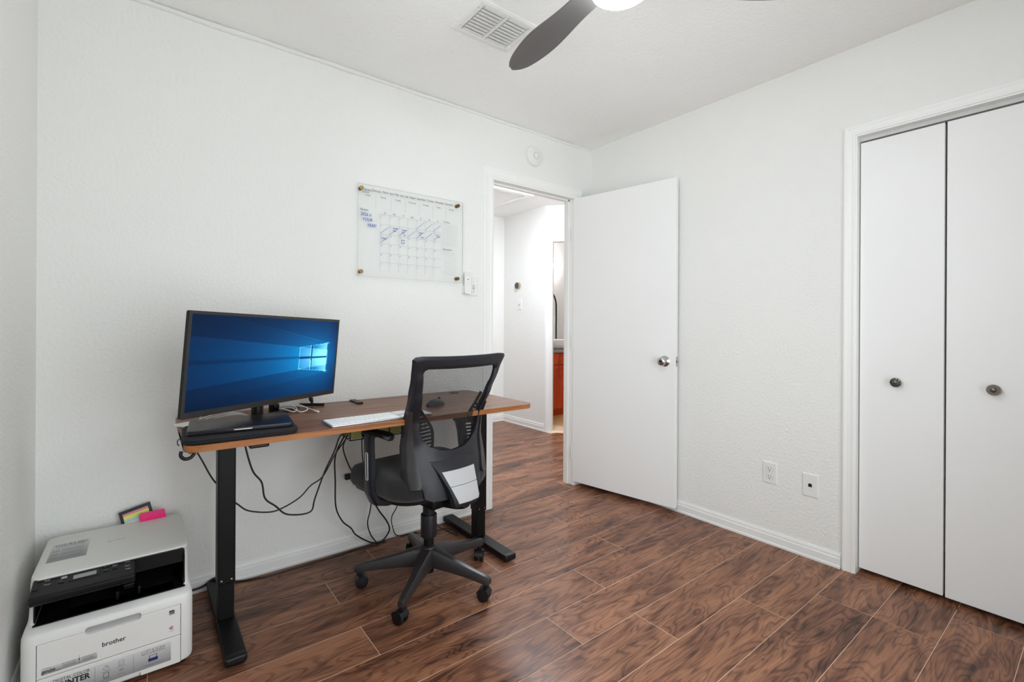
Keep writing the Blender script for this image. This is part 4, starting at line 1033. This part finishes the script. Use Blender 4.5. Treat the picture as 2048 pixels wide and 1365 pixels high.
# white charging cable, coiled, with its plug
bm = B(); z = DZ+.0035
P = [(-2.125, -.115, z), (-2.10, -.20, z+.014), (-2.075, -.262, z+.002), (-2.045, -.250, z+.006), (-2.04, -.20, z+.010), (-2.075, -.15, z+.014), (-2.12, -.12, z+.016), (-2.155, -.15, z+.012), (-2.135, -.21, z+.014), (-2.10, -.25, z+.004), (-2.075, -.20, z+.008), (-2.09, -.12, z+.018), (-2.07, -.11, z+.018), (-2.045, -.16, z+.012), (-2.03, -.225, z+.006), (-2.018, -.262, z+.003)]
tube(bm, P, .0022, 8); wc = tag(obj('white_charging_cable', bm, WCABLE, smooth=60), 'white charging cable coiled loosely on the desk right of the monitor stand', 'cable')
bm = B(); box(bm, -.0055, .0055, -.024, .006, -.003, .004, M=Matrix.Translation((-2.016, -.272, z)) @ Matrix.Rotation(math.radians(12), 4, 'Z'), bev=.002); obj('plug', bm, WHITEP, wc)
bm = B(); z = DZ+.0035
for k in range(4):
    tube(bm, [(-2.475+.01*k, -.36+.012*k, z+.004), (-2.43, -.375+.016*k, z+.022+.004*k), (-2.37, -.362+.016*k, z+.032+.003*k), (-2.31, -.345+.016*k, z+.030), (-2.27, -.30+.012*k, z+.008)], .0019, 6)
tag(obj('white_cable_bundle', bm, WCABLE, smooth=60), 'loose bundle of white cables behind the laptop under the monitor', 'cable')
bm = B(); box(bm, -.03, .03, -.045, .045, 0, .010, M=Matrix.Translation((-2.468, -.30, DZ+.0004)) @ Matrix.Rotation(math.radians(28), 4, 'Z'), bev=.004)
tag(obj('white_power_adapter', bm, WHITEP), 'flat white block at the left desk edge behind the laptop sleeve', 'power adapter')
t = thing('black_clamp', 'small black plastic clamp with a round head on the desk below the monitor corner', 'clamp', (-1.975, -.12, DZ))
bm = B(); tube(bm, [(-2.03, -.06, DZ+.006), (-1.975, -.10, DZ+.006), (-1.940, -.128, DZ+.006)], .0058, 10); obj('bar', bm, BLACKP, t, smooth=45)
bm = B(); cyl(bm, (-1.985, -.095, DZ+.010), (-1.985, -.095, DZ+.028), .006); lathe(bm, [(.004, 0), (.012, .002), (.013, .010), (.008, .015), (0, .016)], (-1.995, -.089, DZ+.030), (.8, -.5, .2), 18); obj('head', bm, BLACKP, t, smooth=45)
bm = B(); lathe(bm, [(.020, 0), (.021, .002), (.021, .036), (.019, .038), (.016, .038), (.015, .030), (0, .030)], (-2.162, -.180, DZ), (0, 0, 1), 24)
tag(obj('black_cable_holder', bm, mat('glossy_black', (16, 16, 17), .12), smooth=40), 'small glossy black cylinder standing behind the laptop', 'holder')

# ------------------------------------------------------------------ clear acrylic calendar on the back wall
cal = thing('wall_calendar', 'clear acrylic dry-erase calendar held by four brass standoffs on the wall', 'calendar', (-1.433, 0, 1.628))
AX0, AX1, AZ0, AZ1, AY = -1.7455, -1.121, 1.389, 1.863, -.018
bm = B(); prism(bm, rrect(AX0, AX1, AZ0, AZ1, .006, None, 3), 'y', AY-.0015, AY+.0015); obj('acrylic_sheet', bm, ACRYL, cal)
bm = B(); e_ = .0008
for a, b, c, d in ((AX0-e_, AX0, AZ0, AZ1), (AX1, AX1+e_, AZ0, AZ1), (AX0, AX1, AZ0-e_, AZ0), (AX0, AX1, AZ1, AZ1+e_)): box(bm, a, b, AY-.0016, AY+.0016, c, d)
obj('sheet_edge', bm, mat('acrylic_edge', (196, 200, 198), .3), cal)
for x, z in ((-1.731, 1.839), (-1.157, 1.839), (-1.731, 1.412), (-1.157, 1.412)):
    bm = B(); lathe(bm, [(.0095, 0), (.0095, .0150), (.006, .0155), (.006, .020), (.0095, .0205), (.0100, .0215), (.0100, .0285), (.0090, .0300), (.004, .0303), (0, .0300)], (x, -.0005, z), (0, -1, 0), 24)
    obj('standoff', bm, BRASS, cal, smooth=35)
yT = AY-.0022
bm = B(); x = -1.7135
for m_ in ('January', 'February', 'March', 'April', 'May', 'June', 'July', 'August', 'September', 'October', 'November', 'December'):
    n0 = len(bm.verts); text(bm, m_, .0165, on_back(x, 1.8325, yT), sx=.80); bm.verts.ensure_lookup_table()
    x = max(v.co.x for v in bm.verts[n0:]) + .0078
k_ = (1.1865+1.7135)
w_ = x-.0078 + 1.7135
for v in bm.verts: v.co.x = -1.7135 + (v.co.x+1.7135)*(.5265/w_)
for i, d_ in enumerate(('Sunday', 'Monday', 'Tuesday', 'Wednesday', 'Thursday', 'Friday', 'Saturday')):
    text(bm, d_, .0105, on_back(-1.6945+.0825*i, 1.8055, yT), align='CENTER', sx=.9)
text(bm, 'This Week:', .0095, on_back(-1.726, 1.8195, yT), sx=.9)
text(bm, 'Notes:', .0165, on_back(-1.735, 1.7265, yT)); text(bm, 'To-Do:', .0150, on_back(-1.2535, 1.7275, yT)); text(bm, 'Reminders:', .0150, on_back(-1.2535, 1.5705, yT), sx=.92)
CXS = [-1.6285, -1.577, -1.5235, -1.472, -1.4205, -1.3685, -1.315, -1.264]
CZS = [1.720, 1.668, 1.6165, 1.567, 1.517, 1.468, 1.419]
for i, d_ in enumerate('SMTWTFS'): text(bm, d_, .0155, on_back((CXS[i]+CXS[i+1])/2, 1.7235, yT), align='CENTER')
obj('printed_lettering', bm, INK, cal)
bm = B(); N_ = (0, 1, 0)
for x in CXS[:-1]: quadline(bm, (x, yT, CZS[0]), (x, yT, CZS[-1]), .0008, N_)
for z in CZS[:-1]: quadline(bm, (CXS[0], yT, z), (CXS[-1], yT, z), .0008, N_)
for i in range(1, 7): x = -1.736+.0833*i; quadline(bm, (x, yT, 1.748), (x, yT, 1.814), .0008, N_)
for r in range(6):
    for c in range(7):
        if (r == 0 and c >= 4) or 1 <= r <= 4: continue
        x, z = CXS[c], CZS[r]; quadline(bm, (x, yT, z-.013), (x+.012, yT, z-.013), .0006, N_); quadline(bm, (x+.012, yT, z-.013), (x+.012, yT, z), .0006, N_)
for i in range(11): z = 1.7165-.0118*i; quadline(bm, (-1.247, yT, z), (-1.159, yT, z), .0006, N_)
for i in range(11): z = 1.5565-.0122*i; quadline(bm, (-1.247, yT, z), (-1.163, yT, z), .0006, N_)
quadline(bm, (-1.2525, yT, 1.722), (-1.2525, yT, 1.597), .0006, N_)
obj('printed_lines', bm, mat('pale_print', (150, 150, 152), .6), cal)
bm = B(); yH = yT-.0006
def hand(s_, x, z, size, sx=.9, b=.0002): text(bm, s_, size, on_back(x, z, yH), bold=b, shear=.12, sx=sx)
hand('2026 is', -1.733, 1.7005, .0235, .84); hand('YOUR', -1.7235, 1.6745, .0225, .86); hand('YEAR!', -1.699, 1.6470, .0225, .84)
day = 1
for r in range(5):
    for c in range(7):
        if r == 0 and c < 4: continue
        hand(str(day), CXS[c]+.002, CZS[r]-.0120, .0105, .85, 0); day += 1
def slash(c, r, a=.95, z1=-.012): 
    tube(bm, [(CXS[c]+.001, yH, CZS[r+1]+.003), (CXS[c]+.047*a, yH, CZS[r]+z1)], .0009, 5, smooth=False)
for c, r in ((4, 0), (5, 0), (6, 0), (0, 1), (1, 1), (2, 1), (3, 1), (4, 1), (5, 1), (6, 1), (0, 2)): slash(c, r)
hand('WORK', -1.5595, 1.6505, .0125, .80); hand('8am', -1.556, 1.6380, .0115)
hand('Work', -1.5075, 1.6480, .0125); hand('8-3', -1.505, 1.6340, .0125); hand('off', -1.497, 1.6215, .0105)
hand('Target', -1.4100, 1.6470, .0118, .82); hand('8', -1.402, 1.6345, .012); hand('- 4pm', -1.398, 1.6225, .0105)
hand('8-2', -1.2985, 1.6475, .0120); hand('pm', -1.287, 1.6375, .0120)
hand('8-3pm', -1.6230, 1.5915, .0145, .82); hand('Early', -1.5120, 1.5925, .0125); hand('8 off', -1.5120, 1.5775, .0125)
obj('marker_writing', bm, BLUEI, cal)
bm = B()
for a, b in (((-1.7165, 1.8295), (-1.671, 1.8295)), ((-1.671, 1.8295), (-1.669, 1.851)), ((-1.7165, 1.8295), (-1.7165, 1.846))): quadline(bm, (a[0], yH, a[1]), (b[0], yH, b[1]), .0010, N_)
obj('month_box', bm, mat('dark_blue_marker', (70, 80, 130), .5), cal)

# fan remote in its wall cradle, wall plates
t = thing('fan_remote', 'slim white ceiling-fan remote in a wall cradle beside the calendar', 'remote', (-1.088, 0, 1.39))
bm = B(); prism(bm, rrect(-1.113, -1.067, 1.326, 1.375, .008, None, 5), 'y', -.016, -.0005); obj('cradle', bm, WHITEP, t, bevel=.002)
bm = B(); prism(bm, rrect(-1.110, -1.070, 1.333, 1.456, .006, None, 5), 'y', -.030, -.0165); rm = obj('remote_body', bm, WHITEP, t, bevel=.003)
bm = B(); prism(bm, rrect(-1.1125, -1.0675, 1.326, 1.372, .010, None, 5), 'y', -.034, -.0305); obj('cradle_lip', bm, WHITEP, t, bevel=.002)
bm = B()
for x, z, r in ((-1.102, 1.447, .0012), (-1.090, 1.447, .0012), (-1.078, 1.447, .0012), (-1.102, 1.436, .0010), (-1.090, 1.436, .0012), (-1.078, 1.436, .0010), (-1.0895, 1.4125, .0032), (-1.096, 1.389, .0012), (-1.084, 1.389, .0012)):
    lathe(bm, [(r, 0), (r, .0006), (0, .0007)], (x, -.0302, z), (0, -1, 0), 12)
obj('remote_button', bm, BLACKP, rm)['kind'] = 'stuff'
def plate(o, U, w=.070, h=.114):
    """bevelled wall plate; U horizontal direction, faces away from the wall"""
    U = Vector(U); Nn = U.cross(Vector((0, 0, 1))); O = Vector(o)
    return Matrix(((U.x, -Nn.x, 0, O.x), (U.y, -Nn.y, 0, O.y), (0, 0, 1, O.z), (0, 0, 0, 1)))
def plate_mesh(Mx, w, h):
    bm = B(); loft(bm, [[Mx @ Vector((x, y_, z)) for x, z in rrect(-w/2+k, w/2-k, -h/2+k, h/2-k, .003, None, 3)] for y_, k in ((0, 0), (-.0025, 0), (-.0055, .004))]); return bm
def holes(bm, Mx, lst, y_=-.0058):
    for x, z, w, h in lst: box(bm, x-w/2, x+w/2, y_-.0004, y_+.0006, z-h/2, z+h/2, M=Mx)
# light switch next to the remote
Mx = plate((-1.033, 0, 1.3725), (1, 0, 0)); t = thing('light_switch', 'white light switch plate between the remote and the bedroom doorway', 'switch', (-1.033, 0, 1.3725))
obj('plate', plate_mesh(Mx, .066, .112), WHITEP, t)
bm = B(); box(bm, -.0045, .0045, -.016, -.0056, -.004, .014, M=Mx @ Matrix.Rotation(math.radians(22), 4, 'X'), bev=.001); obj('toggle', bm, WHITEP, t)
bm = B(); holes(bm, Mx, [(0, 0, .011, .025)]); obj('toggle_slot', bm, mat('slot_shadow_grey', (150, 150, 150), .6), t)
for z in (.030, -.030):
    bm = B(); lathe(bm, [(.0028, 0), (.0026, .0008), (0, .001)], Mx @ Vector((0, -.0056, z)), Mx.to_3x3() @ Vector((0, -1, 0)), 12); obj('screw', bm, PRG, t)
# right wall outlet and network jack
def outlet(t, Mx):
    obj('plate', plate_mesh(Mx, .072, .112), WHITEP, t)
    for z in (.0205, -.0205):
        bm = B(); pr_ = [(math.cos(a)*.0172, max(-.0135, min(.0135, math.sin(a)*.0172))) for a in [2*PI*i/32 for i in range(32)]]
        loft(bm, [[Mx @ Vector((x, y_, z+q)) for x, q in pr_] for y_ in (-.005, -.0072)]); rc = obj('receptacle', bm, WHITEP, t)
        bm = B(); loft(bm, [[Mx @ Vector((x*1.07, -.0059, z+q*1.07)) for x, q in pr_], [Mx @ Vector((x*1.07, -.0061, z+q*1.07)) for x, q in pr_]]); obj('receptacle_gap', bm, PRG, t)
        bm = B(); holes(bm, Mx, [(-.0062, z+.003, .0022, .009), (.0062, z+.003, .0022, .0075), (0, z-.0075, .0048, .0050)], -.0073); obj('slot', bm, DARK, rc)
Mx = plate((0, -1.275, .372), (0, -1, 0)); t = thing('wall_outlet', 'white duplex power outlet low on the right wall', 'outlet', (0, -1.275, .372)); outlet(t, Mx)
Mx = plate((0, -1.466, .357), (0, -1, 0)); t = thing('network_jack', 'white wall plate with one black network jack near the closet', 'wall plate', (0, -1.466, .357))
obj('plate', plate_mesh(Mx, .072, .114), WHITEP, t)
bm = B(); holes(bm, Mx, [(0, 0, .0165, .0150), (0, .008, .008, .004)]); obj('jack', bm, DARK, t)
for z in (.042, -.042):
    bm = B(); lathe(bm, [(.0028, 0), (.0026, .0006), (0, .0008)], Mx @ Vector((0, -.0056, z)), (-1, 0, 0), 12); obj('screw', bm, WHITEP, t)
Mx = plate((-1.765, 0, .390), (1, 0, 0)); t = thing('wall_outlet', 'white power outlet on the back wall half hidden behind the chair seat', 'outlet', (-1.765, 0, .39)); outlet(t, Mx)

# smoke detector above the doorway
t = thing('smoke_detector', 'round white smoke detector high on the wall above the doorway', 'smoke detector', (-.565, 0, 2.268))
bm = B(); lathe(bm, [(.066, 0), (.066, .012), (.062, .020), (.050, .024), (.0485, .0228), (.0470, .024), (.030, .027), (.0285, .0258), (.027, .0272), (0, .028)], (-.565, -.0005, 2.268), (0, -1, 0), 48); obj('housing', bm, WHITEP, t, smooth=30)
bm = B(); lathe(bm, [(.0205, 0), (.0195, .0006), (0, .0008)], (-.560, -.0286, 2.268), (0, -1, 0), 28); obj('test_button', bm, WHITEP, t)
bm = B(); lathe(bm, [(.0225, 0), (.0225, .0004), (.0208, .0004)], (-.560, -.0284, 2.268), (0, -1, 0), 28); obj('button_gap', bm, PRG, t)
for x, z in ((-.600, 2.285), (-.590, 2.243)):
    bm = B(); lathe(bm, [(.002, 0), (0, .0006)], (x, -.0258, z), (0, -1, 0), 10); obj('indicator_light', bm, PRG, t)

# ceiling vent
t = thing('ceiling_vent', 'white rectangular air vent with slats in the ceiling', 'vent', (-1.402, -.728, H))
vx0, vx1, vy0, vy1 = -1.552, -1.252, -.846, -.612
bm = B(); iz = H-.010
ox = [(vx0, vy0, H), (vx1, vy0, H), (vx1, vy1, H), (vx0, vy1, H)]
ix0, ix1, iy0, iy1 = vx0+.030, vx1-.030, vy0+.024, vy1-.024
lo = [[(vx0, vy0), (vx1, vy0), (vx1, vy1), (vx0, vy1)], [(vx0, vy0), (vx1, vy0), (vx1, vy1), (vx0, vy1)], [(vx0+.010, vy0+.010), (vx1-.010, vy0+.010), (vx1-.010, vy1-.010), (vx0+.010, vy1-.010)], [(ix0, iy0), (ix1, iy0), (ix1, iy1), (ix0, iy1)], [(ix0, iy0), (ix1, iy0), (ix1, iy1), (ix0, iy1)]]
loft(bm, [[(x, y, z) for x, y in l] for l, z in zip(lo, (H, H-.004, iz, iz, H-.001))], cap=False)
box(bm, (ix0+ix1)/2-.007, (ix0+ix1)/2+.007, iy0, iy1, H-.009, H-.002)
obj('frame', bm, WHITEP, t)
bm = B(); box(bm, ix0, ix1, iy0, iy1, H-.0016, H-.0004); obj('duct_opening', bm, mat('duct_grey', (222, 222, 220), .7), t)
NSL = 9
for s_ in (0, 1):
    a = ix0 + .002 if s_ == 0 else (ix0+ix1)/2+.007; b = (ix0+ix1)/2-.007 if s_ == 0 else ix1-.002
    for i in range(NSL):
        y = iy0 + (iy1-iy0)*(i+.5)/NSL; w = (iy1-iy0)/NSL*.36
        bm = B(); box(bm, a+.004, b-.004, -w*1.3, w*1.3, -.0009, .0009, M=Matrix.Translation((0, y, H-.0075)) @ Matrix.Rotation(math.radians(14), 4, 'X'))
        obj('slat', bm, WHITEP, t)
bm = B(); box(bm, vx1-.026, vx1-.020, -.668, -.645, H-.022, H-.009, bev=.001); obj('damper_lever', bm, WHITEP, t)
for y in ((vy0+vy1)/2-.07, (vy0+vy1)/2+.07):
    bm = B(); lathe(bm, [(.003, 0), (0, .0012)], (vx0+.018, y, iz), (0, 0, -1), 10); obj('screw', bm, PRG, t)

# ceiling fan with a light
FX, FY, FZ = -1.455, -1.462, 2.205
fan = thing('ceiling_fan', 'ceiling fan with three curved dark grey blades and a round lit lamp', 'ceiling fan', (FX, FY, H))
bm = B(); lathe(bm, [(.066, 0), (.066, -.018), (.05, -.05), (.020, -.058), (.014, -.06), (.014, -.115), (.06, -.125), (.098, -.145), (.105, -.17), (.105, -.235), (.098, -.250)], (FX, FY, H), (0, 0, 1), 40); obj('motor_housing', bm, FANB, fan, smooth=35)
bm = B(); lathe(bm, [(.094, 0), (.095, -.012), (.088, -.030), (.066, -.045), (.035, -.053), (0, -.055)], (FX, FY, FZ-.014), (0, 0, 1), 40); obj('lamp_diffuser', bm, LAMPG, fan, smooth=60)
Lw = [(.060, .022, .024), (.118, -.028+.002, .036), (.152, -.038, .038), (.218, -.028, .052), (.297, -.030, .073), (.379, -.034, .091), (.453, -.024, .101), (.536, -.002, .098), (.590, .018, .083), (.612, .036, .066), (.622, .048, .056)]
# (distance out, left edge, right edge) as offsets from the hub along -x / +x for the blade that points towards +y
Lw = [(.07, -.034, .030), (.11, -.038, .030), (.152, -.038, .038), (.218, -.030, .050), (.297, -.030, .072), (.379, -.034, .091), (.453, -.024, .100), (.536, -.002, .101), (.575, .014, .094), (.605, .032, .078), (.622, .048, .058)]
for i in range(3):
    R_ = Matrix.Translation((FX, FY, FZ)) @ Matrix.Rotation(-2*PI*i/3 + (.07 if i == 1 else 0), 4, 'Z')
    bm = B(); P = []
    for r, a, b in Lw:
        tw = .012*(1-r/.62)+.003
        P.append([R_ @ Vector((a+(b-a)*j/8, r, (j/8-.5)*-2*tw*1.0 + .006*(1-(2*j/8-1)**2))) for j in range(9)])
    g0 = [[bm.verts.new(p) for p in l] for l in P]; g1 = [[bm.verts.new(p + Vector((0, 0, .006))) for p in l] for l in P]
    for g in (g0, g1):
        for u in range(len(P)-1):
            for v in range(8): bm.faces.new((g[u][v], g[u][v+1], g[u+1][v+1], g[u+1][v]))
    ring = [(0, j) for j in range(9)] + [(u, 8) for u in range(1, len(P))] + [(len(P)-1, j) for j in range(7, -1, -1)] + [(u, 0) for u in range(len(P)-2, 0, -1)]
    for (a, b), (c, d) in zip(ring, ring[1:]+ring[:1]): bm.faces.new((g0[a][b], g0[c][d], g1[c][d], g1[a][b]))
    bmesh.ops.recalc_face_normals(bm, faces=bm.faces[:])
    o = obj('fan_blade', bm, FANB, fan, smooth=45)
    md = o.modifiers.new('sub', 'SUBSURF'); md.levels = md.render_levels = 2

# ------------------------------------------------------------------ cables under the desk
CAB = {
 'c1': [(-2.478,-0.42,0.728),(-2.453,-0.300,0.677),(-2.430,-0.294,0.629),(-2.398,-0.288,0.556),(-2.372,-0.278,0.513),(-2.340,-0.270,0.464),(-2.306,-0.266,0.424),(-2.267,-0.263,0.389),(-2.189,-0.257,0.364),(-2.134,-0.251,0.370),(-2.071,-0.245,0.396),(-2.027,-0.238,0.434),(-1.973,-0.232,0.464),(-1.918,-0.226,0.552),(-1.868,-0.220,0.614),(-1.84,-.225,.676)],
 'c2': [(-2.285,-0.220,0.736),(-2.277,-0.220,0.651),(-2.249,-0.220,0.538),(-2.215,-0.220,0.482),(-2.202,-0.220,0.413),(-2.162,-0.220,0.371),(-2.114,-0.220,0.324),(-2.024,-0.220,0.313),(-2.003,-0.220,0.369),(-1.962,-0.220,0.479),(-1.919,-0.220,0.566),(-1.896,-0.220,0.627),(-1.861,-0.220,0.648),(-1.84,-.24,.68)],
 'c3': [(-1.85,-.23,.676),(-1.877,-0.220,0.624),(-1.908,-0.196,0.535),(-1.900,-0.171,0.406),(-1.889,-0.147,0.282),(-1.851,-0.123,0.198),(-1.801,-0.099,0.143),(-1.765,-0.074,0.090),(-1.674,-0.050,0.018),(-1.60,-.045,.004)],
 'c4': [(-1.85,-.245,.676),(-1.868,-0.220,0.614),(-1.874,-0.201,0.563),(-1.839,-0.182,0.471),(-1.793,-0.163,0.395),(-1.737,-0.144,0.318),(-1.711,-0.126,0.270),(-1.709,-0.107,0.207),(-1.714,-0.088,0.142),(-1.690,-0.069,0.071),(-1.645,-0.050,0.004)],
 'c5': [(-1.790,-0.014,0.372),(-1.76,-.06,.345),(-1.730,-0.110,0.305),(-1.694,-0.108,0.254),(-1.656,-0.097,0.191),(-1.613,-0.085,0.128),(-1.591,-0.073,0.075),(-1.608,-0.062,0.033),(-1.641,-0.055,0.006)],
 'c6': [(-1.80,-.235,.676),(-1.778,-0.220,0.454),(-1.650,-0.182,0.298),(-1.580,-0.144,0.226),(-1.593,-0.106,0.151),(-1.573,-0.068,0.084),(-1.528,-0.035,0.010),(-1.42,-.04,.004)],
 'c7': [(-1.644,-0.062,0.006),(-1.702,-0.050,0.006),(-1.762,-0.045,0.006),(-1.842,-0.055,0.006),(-1.933,-0.054,0.006),(-2.054,-0.056,0.006),(-2.142,-0.060,0.006),(-2.199,-0.052,0.006),(-2.274,-0.026,0.006),(-2.31,-.022,.025),(-2.356,-0.024,0.047),(-2.40,-.022,.025),(-2.44,-0.022,0.020)],
 'c8': [(-1.52,-.23,.676),(-1.450,-0.220,0.343),(-1.393,-0.163,0.198),(-1.350,-0.107,0.100),(-1.300,-0.050,0.020),(-1.290,-0.075,0.004),(-1.279,-0.104,0.004),(-1.273,-0.179,0.004),(-1.262,-0.204,0.004),(-1.252,-0.188,0.004),(-1.250,-0.143,0.004),(-1.262,-0.102,0.004),(-1.341,-0.085,0.004),(-1.410,-0.060,0.004),(-1.46,-.04,.004)],
}
for k, r, lab in (('c1', .0030, 'thin black cable looping from the left desk edge behind the left leg to the tray'), ('c2', .0036, 'black cable hanging in a low loop between the left leg and the tray'),
                  ('c3', .0034, 'black cable dropping from the tray along the wall to the floor, leftmost'), ('c4', .0030, 'black cable hanging from the tray behind the chair seat to the floor'),
                  ('c5', .0038, 'black cable running from the wall outlet behind the seat down to the floor'), ('c6', .0026, 'thin black cable hanging down left of the chair column'),
                  ('c7', .0046, 'thick black cable lying on the floor along the baseboard to the printer'), ('c8', .0024, 'thin black cable dropping right of the chair column and coiling at the foot')):
    bm = B(); tube(bm, CAB[k], r, 8, 6); tag(obj('power_cable', bm, CABLE, smooth=60), lab, 'cable')
bm = B(); box(bm, -1.805, -1.775, -.028, -.0075, .358, .386, bev=.004); tag(obj('outlet_plug', bm, BLACKP), 'black plug in the outlet behind the chair seat', 'plug')

# ------------------------------------------------------------------ hall and bathroom
t = thing('thermostat', 'round dark-faced thermostat with a tan ring on the hall wall', 'thermostat', (HX, 1.861, 1.604))
bm = B(); lathe(bm, [(.041, 0), (.041, .006), (.038, .020), (.036, .026)], (HX, 1.861, 1.604), (-1, 0, 0), 32); obj('ring', bm, mat('champagne_ring', (196, 182, 160), .25, .8), t, smooth=35)
bm = B(); lathe(bm, [(.0365, .0255), (.0365, .029), (.034, .031), (0, .0315)], (HX, 1.861, 1.604), (-1, 0, 0), 32); obj('face', bm, mat('thermostat_face', (70, 64, 58), .2), t, smooth=35)
Mx = plate((HX, 1.831, 1.383), (0, -1, 0)); t = thing('light_switch', 'white switch plate on the hall wall below the thermostat', 'switch', (HX, 1.831, 1.383))
obj('plate', plate_mesh(Mx, .072, .114), WHITEP, t)
bm = B(); box(bm, -.0045, .0045, -.016, -.0056, -.004, .014, M=Mx @ Matrix.Rotation(math.radians(22), 4, 'X'), bev=.001); obj('toggle', bm, PRG, t)
hl = thing('hall_ceiling_lamp', 'round white ceiling lamp lighting the hall beyond the doorway', 'lamp', (.12, .80, H))
bm = B(); lathe(bm, [(.17, 0), (.17, -.02)], (.12, .80, H), (0, 0, 1), 36); obj('lamp_base', bm, WHITEP, hl)
bm = B(); lathe(bm, [(.16, -.021), (.155, -.045), (.12, -.060), (0, -.066)], (.12, .80, H), (0, 0, 1), 36); obj('diffuser', bm, HALLG, hl, smooth=60)
hatch = thing('attic_hatch', 'white attic hatch panel with trim in the hall ceiling', 'hatch', (.01, 1.49, H))
bm = B(); box(bm, -.345, .365, 1.205, 1.77, H-.006, H-.0005); obj('hatch_panel', bm, CEIL, hatch)
bm = B()
for a, b, c, d in ((-.405, .425, 1.77, 1.83), (-.405, .425, 1.145, 1.205), (-.405, -.345, 1.205, 1.77), (.365, .425, 1.205, 1.77)): box(bm, a, b, c, d, H-.020, H-.0005, bev=.003)
obj('hatch_trim', bm, TRIM, hatch)
va = thing('bathroom_vanity', 'orange cherry-wood bathroom vanity seen through the far doorway', 'vanity', (1.65, 2.2, 0))
bm = B(); box(bm, 1.05, 2.25, 1.94, 2.515, .09, .805); box(bm, 1.06, 2.24, 1.99, 2.515, .003, .09); obj('cabinet', bm, CHERRY, va)
for i in range(4):
    xa, xb = 1.06+.296*i, 1.06+.296*(i+1)-.004
    for nm, z0, z1 in (('drawer', .655, .795), ('door', .105, .645)):
        bm = B(); f = .045
        box(bm, xa, xb, 1.932, 1.94, z0, z1)
        for a, b, c, d in ((xa, xa+f, z0, z1), (xb-f, xb, z0, z1), (xa+f, xb-f, z0, z0+f), (xa+f, xb-f, z1-f, z1)):
            if nm == 'door': box(bm, a, b, 1.922, 1.933, c, d, bev=.002, seg=1)
        if nm == 'drawer': box(bm, xa, xb, 1.922, 1.933, z0, z1, bev=.002, seg=1)
        obj(nm, bm, CHERRY, va)
bm = B(); box(bm, 1.03, 2.27, 1.905, 2.515, .806, .842, bev=.003); obj('countertop', bm, GRANITE, va)
bm = B(); lathe(bm, [(.13, 0), (.17, .02), (.205, .09), (.212, .118), (.204, .120), (.195, .105), (.15, .035), (0, .028)], (1.70, 2.14, .8425), (0, 0, 1), 40); tag(obj('vessel_sink', bm, PORC, smooth=40), 'white vessel sink standing on the bathroom vanity', 'sink')
mi = thing('arched_mirror', 'arched bathroom mirror with a thin black frame above the sink', 'mirror', (1.72, 2.5, 1.3))
def arch(r, z0, zc, n=24): return [(1.72-r, z0), (1.72+r, z0)] + [(1.72+math.cos(PI*i/n)*r, zc+math.sin(PI*i/n)*r) for i in range(n+1)]
bm = B(); prism(bm, arch(.272, .93, 1.42), 'y', 2.503, 2.512); obj('glass', bm, MIRROR, mi)
bm = B(); tube(bm, [(x, 2.502, z) for x, z in arch(.278, .925, 1.42)] + [(1.72-.278, 2.502, .925)], .010, 8, smooth=False); obj('frame', bm, BLACKM, mi)
vl = thing('vanity_lamp', 'warm lamp above the bathroom mirror', 'lamp', (1.72, 2.46, 2.0))
bm = B(); cyl(bm, (1.45, 2.47, 2.0), (1.99, 2.47, 2.0), .035, None, 20); obj('tube', bm, emit('warm_tube', (250, 246, 250), BATH_E), vl, smooth=40)
bm = B(); box(bm, 1.6, 1.84, 2.49, 2.519, 1.95, 2.05, bev=.004); obj('wall_mount', bm, CHROME, vl)
